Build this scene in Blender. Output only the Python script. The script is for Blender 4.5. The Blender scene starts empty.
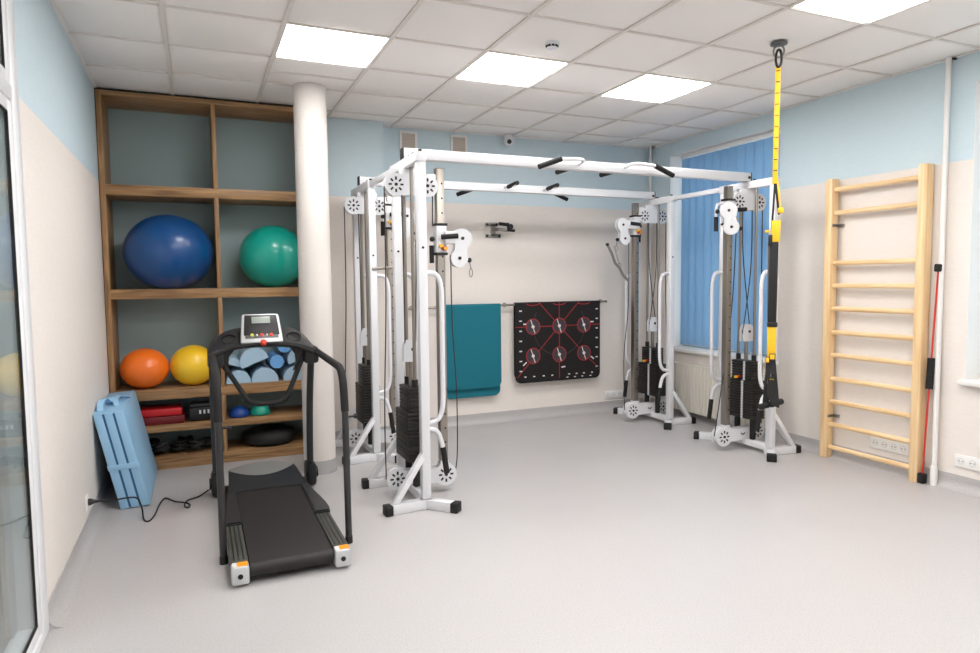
import bpy, bmesh, math, random
from mathutils import Vector, Matrix
random.seed(7)
S = bpy.context.scene
C = S.collection
PI = math.pi
V = Vector

# ------------------------------------------------------------------ camera, world, exposure
CAM_H = 1.416
def setup_camera():
    f, yaw, pit, rol = 666.87, 0.4145, 0.0688, -0.0104
    cy, sy, cp, sp = math.cos(yaw), math.sin(yaw), math.cos(pit), math.sin(pit)
    fw = V((sy*cp, cy*cp, -sp)); rt = V((cy, -sy, 0)); up = rt.cross(fw)
    r2 = rt*math.cos(rol) + up*math.sin(rol); u2 = up*math.cos(rol) - rt*math.sin(rol)
    cd = bpy.data.cameras.new('camera'); cam = bpy.data.objects.new('camera', cd); C.objects.link(cam)
    cd.sensor_width = 36; cd.lens = f*36/980; cd.clip_start = 0.05
    m = Matrix((r2, u2, -fw)).transposed().to_4x4(); m.translation = V((0, 0, CAM_H))
    cam.matrix_world = m
    S.camera = cam
setup_camera()
w = bpy.data.worlds.new('sky'); S.world = w; w.use_nodes = True
bg = w.node_tree.nodes['Background']; bg.inputs[0].default_value = (0.84, 0.92, 1.0, 1); bg.inputs[1].default_value = .85
S.view_settings.view_transform = 'Standard'; S.view_settings.look = 'None'
S.view_settings.gamma = 1; S.view_settings.use_curve_mapping = False
S.view_settings.exposure = 1.12
LIGHT = 10.0           # emission of the ceiling panels

# ------------------------------------------------------------------ room numbers
XL, XR, YB, YF, ZC = -0.613, 4.573, 6.043, -1.6, 2.831
ZB = 2.16             # blue / cream paint line
GX, GY, T = 0.496, 3.862, 0.6

# ------------------------------------------------------------------ materials
def lin(c):
    return tuple((x/12.92 if x <= .04045 else ((x+.055)/1.055)**2.4) for x in (v/255 for v in c))
MATS = {}
def mat(name, rgb, rough=.5, metal=0., bump=0., bscale=60., vary=0., vscale=8., spec=.5, coat=0., stretch=None):
    m = bpy.data.materials.new(name); m.use_nodes = True; nt = m.node_tree; n = nt.nodes; l = nt.links
    b = n['Principled BSDF']; col = lin(rgb) + (1,)
    b.inputs['Base Color'].default_value = col; b.inputs['Roughness'].default_value = rough
    b.inputs['Metallic'].default_value = metal; b.inputs['Specular IOR Level'].default_value = spec
    b.inputs['Coat Weight'].default_value = coat
    tc = n.new('ShaderNodeTexCoord')
    mp = n.new('ShaderNodeMapping'); l.new(tc.outputs['Object'], mp.inputs[0])
    if stretch: mp.inputs['Scale'].default_value = stretch
    if vary:
        t = n.new('ShaderNodeTexNoise'); t.inputs['Scale'].default_value = vscale; t.inputs['Detail'].default_value = 4
        l.new(mp.outputs[0], t.inputs[0])
        mx = n.new('ShaderNodeMix'); mx.data_type = 'RGBA'
        mx.inputs['A'].default_value = tuple(c*(1-vary) for c in col[:3]) + (1,)
        mx.inputs['B'].default_value = tuple(min(1, c*(1+vary)) for c in col[:3]) + (1,)
        l.new(t.outputs[0], mx.inputs['Factor']); l.new(mx.outputs['Result'], b.inputs['Base Color'])
    if bump:
        t2 = n.new('ShaderNodeTexNoise'); t2.inputs['Scale'].default_value = bscale; t2.inputs['Detail'].default_value = 3
        l.new(mp.outputs[0], t2.inputs[0])
        bp = n.new('ShaderNodeBump'); bp.inputs['Strength'].default_value = bump; bp.inputs['Distance'].default_value = .004
        l.new(t2.outputs[0], bp.inputs['Height']); l.new(bp.outputs[0], b.inputs['Normal'])
    MATS[name] = m
    return m

def mat_wall(name):
    m = mat(name, (222, 214, 206), .75)
    nt = m.node_tree; n = nt.nodes; l = nt.links; b = n['Principled BSDF']
    g = n.new('ShaderNodeNewGeometry'); sp = n.new('ShaderNodeSeparateXYZ'); l.new(g.outputs['Position'], sp.inputs[0])
    gt = n.new('ShaderNodeMath'); gt.operation = 'GREATER_THAN'; gt.inputs[1].default_value = ZB; l.new(sp.outputs['Z'], gt.inputs[0])
    mp = n.new('ShaderNodeMapping'); mp.inputs['Scale'].default_value = (9, 9, 60); l.new(g.outputs['Position'], mp.inputs[0])
    t = n.new('ShaderNodeTexNoise'); t.inputs['Scale'].default_value = 1.6; t.inputs['Detail'].default_value = 5; l.new(mp.outputs[0], t.inputs[0])
    mx = n.new('ShaderNodeMix'); mx.data_type = 'RGBA'
    mx.inputs['A'].default_value = lin((230, 222, 215)) + (1,); mx.inputs['B'].default_value = lin((202, 219, 226)) + (1,)
    l.new(gt.outputs[0], mx.inputs['Factor'])
    hs = n.new('ShaderNodeHueSaturation'); mr = n.new('ShaderNodeMapRange')
    mr.inputs['From Min'].default_value = .25; mr.inputs['From Max'].default_value = .75
    mr.inputs['To Min'].default_value = .965; mr.inputs['To Max'].default_value = 1.02
    l.new(t.outputs[0], mr.inputs[0]); l.new(mr.outputs[0], hs.inputs['Value']); l.new(mx.outputs['Result'], hs.inputs['Color'])
    l.new(hs.outputs[0], b.inputs['Base Color'])
    bp = n.new('ShaderNodeBump'); bp.inputs['Strength'].default_value = .18; bp.inputs['Distance'].default_value = .002
    l.new(t.outputs[0], bp.inputs['Height']); l.new(bp.outputs[0], b.inputs['Normal'])
    return m

def mat_floor(name):
    m = mat(name, (200, 196, 194), .38)
    nt = m.node_tree; n = nt.nodes; l = nt.links; b = n['Principled BSDF']
    g = n.new('ShaderNodeNewGeometry')
    t = n.new('ShaderNodeTexNoise'); t.inputs['Scale'].default_value = 130; t.inputs['Detail'].default_value = 6; t.inputs['Roughness'].default_value = .75
    l.new(g.outputs['Position'], t.inputs[0])
    cr = n.new('ShaderNodeValToRGB'); e = cr.color_ramp.elements
    e[0].position = .38; e[0].color = lin((172, 168, 168)) + (1,); e[1].position = .60; e[1].color = lin((188, 184, 183)) + (1,)
    l.new(t.outputs[0], cr.inputs[0]); l.new(cr.outputs[0], b.inputs['Base Color'])
    t2 = n.new('ShaderNodeTexNoise'); t2.inputs['Scale'].default_value = 2.5; l.new(g.outputs['Position'], t2.inputs[0])
    mr = n.new('ShaderNodeMapRange'); mr.inputs['To Min'].default_value = .3; mr.inputs['To Max'].default_value = .48
    l.new(t2.outputs[0], mr.inputs[0]); l.new(mr.outputs[0], b.inputs['Roughness'])
    return m

def mat_wood(name, dark, light, axis, rough=.45, sc=1.0):
    m = mat(name, dark, rough)
    nt = m.node_tree; n = nt.nodes; l = nt.links; b = n['Principled BSDF']
    g = n.new('ShaderNodeNewGeometry'); mp = n.new('ShaderNodeMapping'); s = [38*sc]*3; s[axis] = 2.2*sc
    mp.inputs['Scale'].default_value = s; l.new(g.outputs['Position'], mp.inputs[0])
    t = n.new('ShaderNodeTexNoise'); t.inputs['Scale'].default_value = 1.4; t.inputs['Detail'].default_value = 5; t.inputs['Distortion'].default_value = .6
    l.new(mp.outputs[0], t.inputs[0])
    cr = n.new('ShaderNodeValToRGB'); e = cr.color_ramp.elements
    e[0].position = .3; e[0].color = lin(dark) + (1,); e[1].position = .68; e[1].color = lin(light) + (1,)
    l.new(t.outputs[0], cr.inputs[0]); l.new(cr.outputs[0], b.inputs['Base Color'])
    bp = n.new('ShaderNodeBump'); bp.inputs['Strength'].default_value = .1; bp.inputs['Distance'].default_value = .002
    l.new(t.outputs[0], bp.inputs['Height']); l.new(bp.outputs[0], b.inputs['Normal'])
    return m

def mat_glass(name, tint=(.92, .97, .97)):
    m = bpy.data.materials.new(name); m.use_nodes = True; nt = m.node_tree; n = nt.nodes; l = nt.links
    n.remove(n['Principled BSDF']); o = n['Material Output']
    tr = n.new('ShaderNodeBsdfTransparent'); tr.inputs[0].default_value = tint + (1,)
    gl = n.new('ShaderNodeBsdfGlossy'); gl.inputs['Roughness'].default_value = .01
    fr = n.new('ShaderNodeFresnel'); ge = n.new('ShaderNodeNewGeometry'); mr = n.new('ShaderNodeMapRange')
    mr.inputs['To Min'].default_value = 1.52; mr.inputs['To Max'].default_value = 1/1.52      # same outside-air Fresnel on both faces of the thin pane
    l.new(ge.outputs['Backfacing'], mr.inputs[0]); l.new(mr.outputs[0], fr.inputs[0])
    mx = n.new('ShaderNodeMixShader'); l.new(fr.outputs[0], mx.inputs[0]); l.new(tr.outputs[0], mx.inputs[1]); l.new(gl.outputs[0], mx.inputs[2])
    l.new(mx.outputs[0], o.inputs[0]); MATS[name] = m
    return m

def mat_emit(name, rgb, strength):
    m = bpy.data.materials.new(name); m.use_nodes = True; b = m.node_tree.nodes['Principled BSDF']
    b.inputs['Base Color'].default_value = (.8, .8, .8, 1)
    b.inputs['Emission Color'].default_value = tuple(rgb) + (1,); b.inputs['Emission Strength'].default_value = strength
    MATS[name] = m
    return m

def mat_blind(name, rgb):
    m = bpy.data.materials.new(name); m.use_nodes = True; nt = m.node_tree; n = nt.nodes; l = nt.links
    b = n['Principled BSDF']; o = n['Material Output']; b.inputs['Roughness'].default_value = .8
    g = n.new('ShaderNodeNewGeometry'); mp = n.new('ShaderNodeMapping'); mp.inputs['Scale'].default_value = (200, 200, 12); l.new(g.outputs['Position'], mp.inputs[0])
    t = n.new('ShaderNodeTexNoise'); t.inputs['Scale'].default_value = 1; l.new(mp.outputs[0], t.inputs[0])
    mx = n.new('ShaderNodeMix'); mx.data_type = 'RGBA'
    c = lin(rgb); mx.inputs['A'].default_value = tuple(x*.88 for x in c) + (1,); mx.inputs['B'].default_value = tuple(min(1, x*1.1) for x in c) + (1,)
    l.new(t.outputs[0], mx.inputs['Factor']); l.new(mx.outputs['Result'], b.inputs['Base Color'])
    tl = n.new('ShaderNodeBsdfTranslucent'); l.new(mx.outputs['Result'], tl.inputs[0])
    ms = n.new('ShaderNodeMixShader'); ms.inputs[0].default_value = .42
    l.new(b.outputs[0], ms.inputs[1]); l.new(tl.outputs[0], ms.inputs[2]); l.new(ms.outputs[0], o.inputs[0])
    MATS[name] = m
    return m

mat_wall('wall_paint'); mat_floor('vinyl')
mat('tile', (243, 238, 234), .9, bump=.12, bscale=220)
mat('grid', (224, 217, 210), .6)
mat('slab', (120, 118, 115), .9)
mat('white_paint', (222, 222, 225), .3, spec=.5)
mat('trim_white', (233, 231, 228), .4)
mat('upvc', (236, 236, 238), .3)
mat('column_paint', (222, 215, 209), .75, bump=.45, bscale=1.4, stretch=(9, 9, 60))
mat('cove_grey', (172, 170, 169), .5, vary=.06, vscale=90)
mat_wood('oak', (116, 82, 50), (184, 143, 97), 0)
mat_wood('oak_v', (116, 82, 50), (184, 143, 97), 2)
mat_wood('pine', (222, 183, 132), (243, 214, 168), 2, sc=.7)
mat_wood('pine_h', (222, 183, 132), (243, 214, 168), 1, sc=.7)
mat('shelf_back', (150, 170, 172), .8, bump=.2, bscale=1.6, stretch=(9, 9, 60))
mat('black_edge', (22, 20, 20), .7)
mat('black_plastic', (18, 17, 18), .42)
mat('black_foam', (17, 16, 16), .75, bump=.3, bscale=300)
mat('black_rubber', (14, 13, 13), .6)
mat('black_plate', (30, 28, 27), .45)
mat('belt', (27, 22, 22), .6, bump=.1, bscale=400)
mat('grey_tube', (66, 65, 66), .4, metal=.6)
mat('dark_grey', (40, 40, 42), .4)
mat('mid_grey', (98, 98, 98), .35, metal=.3)
mat('hood_grey', (150, 150, 148), .35, metal=.3)
mat('rail_grey', (66, 66, 61), .5)
mat('silver', (205, 206, 208), .35, metal=.4)
mat('chrome', (158, 151, 143), .36, metal=1.)
mat('steel', (150, 146, 140), .35, metal=.9)
mat('cable', (40, 38, 38), .5)
mat('lcd', (150, 158, 150), .25)
mat('red_button', (214, 58, 30), .4)
mat('orange_label', (232, 150, 20), .5)
mat('yellow_green', (200, 200, 90), .4)
mat('pin_yellow', (236, 190, 40), .35)
mat('pin_red', (200, 40, 30), .35)
mat('ball_blue', (2, 70, 130), .3, coat=.2, vary=.08, vscale=3)
mat('ball_teal', (6, 158, 140), .28, coat=.3)
mat('ball_orange', (250, 120, 34), .3, coat=.2)
mat('ball_yellow', (252, 204, 44), .3, coat=.2)
mat('dome_blue', (14, 62, 140), .4)
mat('dome_green', (20, 150, 128), .4)
mat('foam_blue', (170, 198, 218), .85, bump=.2, bscale=200)
mat('foam_blue_bright', (110, 166, 222), .8, bump=.2, bscale=200)
mat('mat_blue', (148, 192, 224), .55, bump=.25, bscale=14)
mat('mat_seam', (40, 88, 132), .8)
mat('red_box', (190, 22, 30), .4)
mat('red_box_dark', (110, 10, 18), .45)
mat('red_stick', (200, 40, 28), .35)
mat('teal_mat', (0, 104, 120), .8, bump=.15, bscale=250)
mat('black_mat', (17, 13, 13), .85, bump=.1, bscale=250)
mat('print_red', (160, 34, 40), .7)
mat('print_grey', (58, 50, 55), .7)
mat('print_faint', (66, 62, 60), .7)
mat('print_white', (225, 220, 218), .7)
mat('strap_yellow', (238, 186, 30), .6, bump=.2, bscale=350)
mat('strap_black', (26, 24, 24), .75, bump=.3, bscale=350)
mat('vent_beige', (206, 194, 182), .7)
mat('radiator', (226, 220, 208), .4)
mat('socket', (238, 236, 233), .35)
mat('socket_hole', (186, 182, 178), .6)
mat('dark_hole', (14, 13, 13), .7)
mat('corridor', (200, 204, 202), .8)
mat_glass('glass'); mat_blind('blind', (166, 206, 234)); mat_emit('panel', (1, .985, .97), LIGHT)

# ------------------------------------------------------------------ mesh helpers
def B(): return bmesh.new()
def box(bm, c, s, rot=None, bev=0.):
    r = bmesh.ops.create_cube(bm, size=1.); vs = r['verts']
    for v in vs: v.co = V((v.co.x*s[0], v.co.y*s[1], v.co.z*s[2]))
    if bev:
        es = list({e for v in vs for e in v.link_edges})
        g = bmesh.ops.bevel(bm, geom=es, offset=min(bev, .45*min(s)), segments=2, affect='EDGES', profile=.5)
        vs = list({v for f in g['faces'] for v in f.verts} | {v for v in vs if v.is_valid})
    R = rot if rot is not None else Matrix.Identity(3)
    for v in vs: v.co = R @ v.co + V(c)
    return vs
def bar(bm, p0, p1, w, h, bev=0., up=(0, 0, 1)):
    p0, p1 = V(p0), V(p1); d = p1 - p0; L = d.length; d.normalize()
    u = V(up)
    if abs(u.dot(d)) > .98: u = V((0, 1, 0))
    sx = d.cross(u).normalized(); uz = sx.cross(d)
    box(bm, (p0+p1)/2, (w, L, h), Matrix((sx, d, uz)).transposed(), bev)
def frames(pts, closed=False):
    n = len(pts); tan = []
    for i in range(n):
        if closed: t = pts[(i+1) % n] - pts[i-1]
        else: t = pts[min(i+1, n-1)] - pts[max(i-1, 0)]
        tan.append(t.normalized())
    a = V((0, 0, 1)) if abs(tan[0].z) < .9 else V((1, 0, 0))
    x = (a - tan[0]*a.dot(tan[0])).normalized(); out = []
    for t in tan:
        x = (x - t*x.dot(t)).normalized(); out.append((x, t.cross(x)))
    return out
def tube(bm, pts, r, seg=10, closed=False, flat=None):
    pts = [V(p) for p in pts]; fr = frames(pts, closed); rings = []
    for i, (p, (a, b)) in enumerate(zip(pts, fr)):
        rr = r[i] if isinstance(r, (list, tuple)) else r
        rings.append([bm.verts.new(p + a*math.cos(2*PI*k/seg)*rr + b*math.sin(2*PI*k/seg)*rr) for k in range(seg)])
    m = len(rings)
    for i in range(m if closed else m-1):
        A, Bq = rings[i], rings[(i+1) % m]
        for k in range(seg): bm.faces.new((A[k], A[(k+1) % seg], Bq[(k+1) % seg], Bq[k]))
    if not closed:
        bm.faces.new(rings[0][::-1]); bm.faces.new(rings[-1])
def cyl(bm, p0, p1, r, seg=16): tube(bm, [p0, p1], r, seg)
def fillet(pts, r, n=5):
    pts = [V(p) for p in pts]; out = [pts[0]]
    for i in range(1, len(pts)-1):
        a, b, c = pts[i-1], pts[i], pts[i+1]
        ra = min(r, (a-b).length*.49); rc = min(r, (c-b).length*.49)
        s = b + (a-b).normalized()*ra; e = b + (c-b).normalized()*rc
        for k in range(n+1):
            t = k/n; out.append(s*(1-t)**2 + b*2*t*(1-t) + e*t*t)
    out.append(pts[-1]); return out
def spline(pts, n=6):
    pts = [V(p) for p in pts]; out = []
    for i in range(len(pts)-1):
        p0, p1, p2, p3 = pts[max(i-1, 0)], pts[i], pts[i+1], pts[min(i+2, len(pts)-1)]
        for k in range(n):
            t = k/n; out.append(.5*((2*p1)+(p2-p0)*t+(2*p0-5*p1+4*p2-p3)*t*t+(3*p1-p0-3*p2+p3)*t**3))
    out.append(pts[-1]); return out
def prism(bm, outline, ext):
    a = [bm.verts.new(V(p)) for p in outline]; b = [bm.verts.new(V(p)+V(ext)) for p in outline]
    n = len(a); bm.faces.new(a[::-1]); bm.faces.new(b)
    for i in range(n): bm.faces.new((a[i], a[(i+1) % n], b[(i+1) % n], b[i]))
def lathe(bm, prof, c, seg=32, axis='z'):
    c = V(c); rings = []
    for r, h in prof:
        ring = []
        for k in range(seg if r > 1e-6 else 1):
            a = 2*PI*k/seg; p = V((r*math.cos(a), r*math.sin(a), h))
            if axis == 'y': p = V((p.x, p.z, p.y))
            if axis == 'x': p = V((p.z, p.x, p.y))
            ring.append(bm.verts.new(c+p))
        rings.append(ring)
    for A, Q in zip(rings, rings[1:]):
        for k in range(seg):
            a = [A[k % len(A)], A[(k+1) % len(A)], Q[(k+1) % len(Q)], Q[k % len(Q)]]
            u = []
            for v in a:
                if v not in u: u.append(v)
            if len(u) > 2: bm.faces.new(u)
def ball(bm, c, r, sz=1., sub=24):
    n = sub; lathe(bm, [(r*math.sin(PI*i/n) if 0 < i < n else 0, -r*sz*math.cos(PI*i/n)) for i in range(n+1)], c, 40)
def rrect(x0, x1, z0, z1, r, y, corners=(1, 1, 1, 1), n=6):
    out = []
    for (cx, cz, a0, on) in ((x0, z0, PI, corners[0]), (x1, z0, 1.5*PI, corners[1]), (x1, z1, 0, corners[2]), (x0, z1, .5*PI, corners[3])):
        if not on: out.append(V((cx, y, cz))); continue
        ox = cx + (r if cx == x0 else -r); oz = cz + (r if cz == z0 else -r)
        for k in range(n+1):
            a = a0 + .5*PI*k/n; out.append(V((ox+r*math.cos(a), y, oz+r*math.sin(a))))
    return out
def blob(c1, r1, c2, r2, waist, y, n=36):
    # outline of two discs joined by a waist, in the xz plane
    a, b = V((c1[0], 0, c1[1])), V((c2[0], 0, c2[1])); d = (b-a).length; u = (b-a).normalized(); p = V((-u.z, 0, u.x))
    up, dn = [], []
    for k in range(n+1):
        q = k/n; t = -r1 + (d+r1+r2)*(.5-.5*math.cos(PI*q)); h = 0
        if abs(t) < r1: h = max(h, math.sqrt(r1*r1-t*t))
        if abs(t-d) < r2: h = max(h, math.sqrt(r2*r2-(t-d)**2))
        if 0 < t < d: h = max(h, waist)
        o = a + u*t
        up.append(o+p*h)
        if 0 < k < n: dn.append(o-p*h)
    out = up + dn[::-1]
    return [V((v.x, y, v.z)) for v in out]

WL = {}
def obj(name, bm, m, parent=None, smooth=None, label=None):
    bmesh.ops.recalc_face_normals(bm, faces=bm.faces)
    xs = [v.co for v in bm.verts]
    lo = V((min(c.x for c in xs), min(c.y for c in xs), min(c.z for c in xs))); hi = V((max(c.x for c in xs), max(c.y for c in xs), max(c.z for c in xs)))
    c = (lo+hi)/2
    bmesh.ops.translate(bm, verts=bm.verts, vec=-c)
    me = bpy.data.meshes.new(name); bm.to_mesh(me); bm.free()
    me.materials.append(MATS[m])
    for p in me.polygons: p.use_smooth = True
    try: me.set_sharp_from_angle(angle=math.radians(35 if smooth is None else smooth))
    except Exception: pass
    o = bpy.data.objects.new(name, me); C.objects.link(o)
    place(o, c, parent)
    if label: o['label'] = label
    return o
def place(o, c, parent):
    o.parent = parent; o.location = V(c) - (WL[parent.name] if parent else V((0, 0, 0))); WL[o.name] = V(c)
def inst(src, c, parent):
    o = src.copy(); C.objects.link(o); place(o, c, parent); return o
def thing(name, loc, label, cat, group=None):
    o = bpy.data.objects.new(name, None); C.objects.link(o); o.location = loc; WL[o.name] = V(loc); o.empty_display_size = .1
    return tag(o, label, cat, group)
def tag(o, label, cat, group=None):
    o['label'] = label; o['category'] = cat
    if group: o['group'] = group
    return o
def struct(name, bm, m, parent=None, label=None):
    o = obj(name, bm, m, parent, label=label)
    if not parent: o['kind'] = 'structure'
    return o
def bx(c, s, bev=0., rot=None):
    bm = B(); box(bm, c, s, rot, bev); return bm
def span(x0, x1, y0, y1, z0, z1, bev=0.):
    return bx(((x0+x1)/2, (y0+y1)/2, (z0+z1)/2), (abs(x1-x0), abs(y1-y0), abs(z1-z0)), bev)
def tb(pts, r, seg=10):
    bm = B(); tube(bm, pts, r, seg); return bm

# ------------------------------------------------------------------ room shell
WT = .34
struct('floor', span(XL-2.2, XR+WT, YF-.2, YB+.2, -.08, 0), 'vinyl', label='pale grey speckled vinyl floor')
struct('wall_back', span(XL-.3, XR+WT, YB, YB+.2, 0, ZC+.25), 'wall_paint', label='back wall, cream below and pale blue above')
struct('wall_projection', span(.955, 1.575, 5.89, YB, 0, ZC), 'wall_paint', label='shallow wall projection beside the shelving')
struct('wall_front', span(XL-2.2, XR+WT, YF-.2, YF, 0, ZC+.25), 'wall_paint')
DG0, DG1, DGZ = .70, 3.16, 2.62        # glazed screen in the left wall
bm = B()
box(bm, (XL-.07, (DG1+YB)/2, ZC/2+.1), (.14, YB-DG1, ZC+.2)); box(bm, (XL-.07, (YF+DG0)/2, ZC/2+.1), (.14, DG0-YF, ZC+.2))
box(bm, (XL-.07, (DG0+DG1)/2, (DGZ+ZC+.2)/2), (.14, DG1-DG0, ZC+.2-DGZ))
struct('wall_left', bm, 'wall_paint', label='left wall, cream below and pale blue above')
# right wall with two window openings and an unseen third, added for daylight
W1 = (4.25, 5.69, .70, 2.69); W2 = (1.15, 2.705, .74, 2.64); W3 = (-1.30, .45, .74, 2.64)
bm = B(); xc = XR+WT/2
def wr(y0, y1, z0, z1): box(bm, (xc, (y0+y1)/2, (z0+z1)/2), (WT, y1-y0, z1-z0))
wr(YF, W3[0], 0, ZC+.2); wr(W3[1], W2[0], 0, ZC+.2); wr(W2[1], W1[0], 0, ZC+.2); wr(W1[1], YB, 0, ZC+.2)
for W in (W1, W2, W3): wr(W[0], W[1], 0, W[2]); wr(W[0], W[1], W[3], ZC+.2)
struct('wall_right', bm, 'wall_paint', label='right wall with windows, cream below and pale blue above')
# corridor seen through the glazed screen
struct('wall_corridor', span(XL-2.2, XL-2.1, YF-.2, YB, 0, ZC+.25), 'corridor')
struct('wall_corridor_end', span(XL-2.1, XL-.14, 4.2, 4.3, 0, ZC+.25), 'corridor')

# coved skirting of the floor vinyl
def cove(name, p0, p1, nrm, h=.10, r=.055, th=.006):
    p0, p1, nrm = V(p0), V(p1), V(nrm); prof = [(0.0005, 0), (0.0005, h), (th, h), (th, r)]
    for k in range(7):
        a = .5*PI*k/6; prof.append((th + r*(1-math.cos(a)), r - r*math.sin(a) + .002))
    prof.append((th+r, 0))
    bm = B(); prism(bm, [p0 + nrm*a + V((0, 0, b)) for a, b in prof], p1-p0)
    struct(name, bm, 'vinyl', label='grey coved vinyl skirting')
cove('baseboard_left', (XL, DG1+.004, 0), (XL, 5.60, 0), (1, 0, 0))
cove('baseboard_projection', (.955, 5.89, 0), (1.575, 5.89, 0), (0, -1, 0))
cove('baseboard_back', (1.575, YB, 0), (XR, YB, 0), (0, -1, 0))
cove('baseboard_right', (XR, YF, 0), (XR, YB, 0), (-1, 0, 0))

# suspended ceiling: slab, tiles, grid bars
ceil = struct('ceiling', span(XL-2.2, XR+WT, YF-.2, YB+.2, ZC+.10, ZC+.2), 'slab', label='white suspended ceiling of square tiles in a grid')
xs = [XL] + [GX+T*i for i in range(-1, 7)] + [XR]
j0 = int(math.floor((YF-GY)/T))
ys = [YF] + [GY+T*j for j in range(j0+1, 4)] + [YB]
LIGHTS = {(i, j) for i in (0, 2, 4) for j in (0, -3, -6)}
tile_src = {}
for a in range(len(xs)-1):
    for b in range(len(ys)-1):
        x0, x1, y0, y1 = xs[a], xs[a+1], ys[b], ys[b+1]
        ci = round((x0-GX)/T) if abs((x0-GX)/T-round((x0-GX)/T)) < 1e-3 else None
        cj = round((y0-GY)/T) if abs((y0-GY)/T-round((y0-GY)/T)) < 1e-3 else None
        if (ci, cj) in LIGHTS: continue
        c = V(((x0+x1)/2, (y0+y1)/2, ZC+.010)); key = (round(x1-x0, 3), round(y1-y0, 3))
        if key in tile_src: inst(tile_src[key], c, ceil)
        else: tile_src[key] = obj('ceiling_tile', bx(c, (x1-x0-.004, y1-y0-.004, .016), .002), 'tile', ceil)
gs = {}
for x in xs[1:-1]:
    c = V((x, (YF+YB)/2, ZC-.002))
    if 'x' in gs: inst(gs['x'], c, ceil)
    else: gs['x'] = obj('grid_bar', bx(c, (.024, YB-YF, .012)), 'grid', ceil)
for y in ys[1:-1]:
    for a in range(len(xs)-1):
        L = xs[a+1]-xs[a]-.024; c = V(((xs[a]+xs[a+1])/2, y, ZC-.002)); k = round(L, 3)
        if k in gs: inst(gs[k], c, ceil)
        else: gs[k] = obj('cross_bar', bx(c, (L, .015, .012)), 'grid', ceil)
obj('cross_bar', bx((GX+.3, GY+.9, ZC-.002), (.576, .018, .012)), 'grid', ceil)
for nm, c, s in (('edge_trim', (XL+.01, (YF+YB)/2, ZC-.003), (.02, YB-YF, .006)), ('edge_trim', (XR-.01, (YF+YB)/2, ZC-.003), (.02, YB-YF, .006)), ('edge_trim', ((XL+XR)/2, YB-.01, ZC-.003), (XR-XL, .02, .006))):
    obj(nm, bx(c, s), 'tile', ceil)

# glazed screen (door) on the left
dr = thing('door_1', (XL-.05, 2.0, 0), 'white framed glazed screen in left wall reflecting the shelves', 'door'); dr['kind'] = 'structure'; del dr['category']
def fr(name, y0, y1, z0, z1, x0=XL-.10, x1=XL+.012, m='upvc'): return obj(name, span(x0, x1, y0, y1, z0, z1, .008), m, dr)
fr('frame_jamb', 3.055, 3.165, 0, DGZ); fr('frame_jamb', .70, .81, 0, DGZ); fr('frame_head', .81, 3.055, DGZ-.09, DGZ)
fr('mullion', 1.88, 1.98, .0, DGZ-.09)
for y0, y1 in ((1.98, 3.055), (.81, 1.88)):
    fr('transom', y0, y1, 2.105, 2.165); fr('threshold', y0, y1, 0, .045)
    for z0, z1 in ((.045, 2.105), (2.165, DGZ-.09)):
        s = .045
        sash = B()
        for q in ((y0, y0+s, z0, z1), (y1-s, y1, z0, z1), (y0+s, y1-s, z0, z0+s), (y0+s, y1-s, z1-s, z1)):
            box(sash, (XL-.030, (q[0]+q[1])/2, (q[2]+q[3])/2), (.07, q[1]-q[0], q[3]-q[2]), None, .005)
        so = obj('sash', sash, 'upvc', dr)
        gk = B(); g = .006
        for q in ((y0+s, y0+s+g, z0+s, z1-s), (y1-s-g, y1-s, z0+s, z1-s), (y0+s, y1-s, z0+s, z0+s+g), (y0+s, y1-s, z1-s-g, z1-s)):
            box(gk, (XL-.003, (q[0]+q[1])/2, (q[2]+q[3])/2), (.012, q[1]-q[0], q[3]-q[2]))
        obj('gasket', gk, 'black_edge', so)
        obj('pane', span(XL-.006, XL-.001, y0+s, y1-s, z0+s, z1-s), 'glass', so)

# windows in the right wall
def window(n, W, label):
    y0, y1, z0, z1 = W; xw = XR+.22
    r = thing('window_%d' % n, (xw, (y0+y1)/2, z0), label, 'window'); r['kind'] = 'structure'; del r['category']
    bm = B(); f = .07
    for q in ((y0, y0+f, z0, z1), (y1-f, y1, z0, z1), (y0+f, y1-f, z0, z0+f), (y0+f, y1-f, z1-f, z1), ((y0+y1)/2-.05, (y0+y1)/2+.05, z0+f, z1-f)):
        box(bm, (xw, (q[0]+q[1])/2, (q[2]+q[3])/2), (.07, q[1]-q[0], q[3]-q[2]), None, .006)
    obj('window_frame', bm, 'upvc', r)
    ym = (y0+y1)/2
    for a, b in ((y0+f, ym-.05), (ym+.05, y1-f)): obj('pane', span(xw-.003, xw+.003, a, b, z0+f, z1-f), 'glass', r)
    obj('window_sill', span(XR-.05, xw-.035, y0-.02, y1+.02, z0-.035, z0-.001, .008), 'trim_white', r)
    # painted reveals
    for nm, q in (('reveal', (y1-.004, y1, z0, z1)), ('reveal', (y0, y0+.004, z0, z1)), ('reveal', (y0, y1, z1-.004, z1))):
        obj(nm, span(XR+.001, xw-.035, *q), 'trim_white', r)
    return r
window(1, W1, 'window behind blue vertical blinds'); window(2, W2, 'window at the right edge of the photo'); window(3, W3, 'unseen window behind the camera, added for daylight')  # the last one is out of view, added to let in daylight
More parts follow.
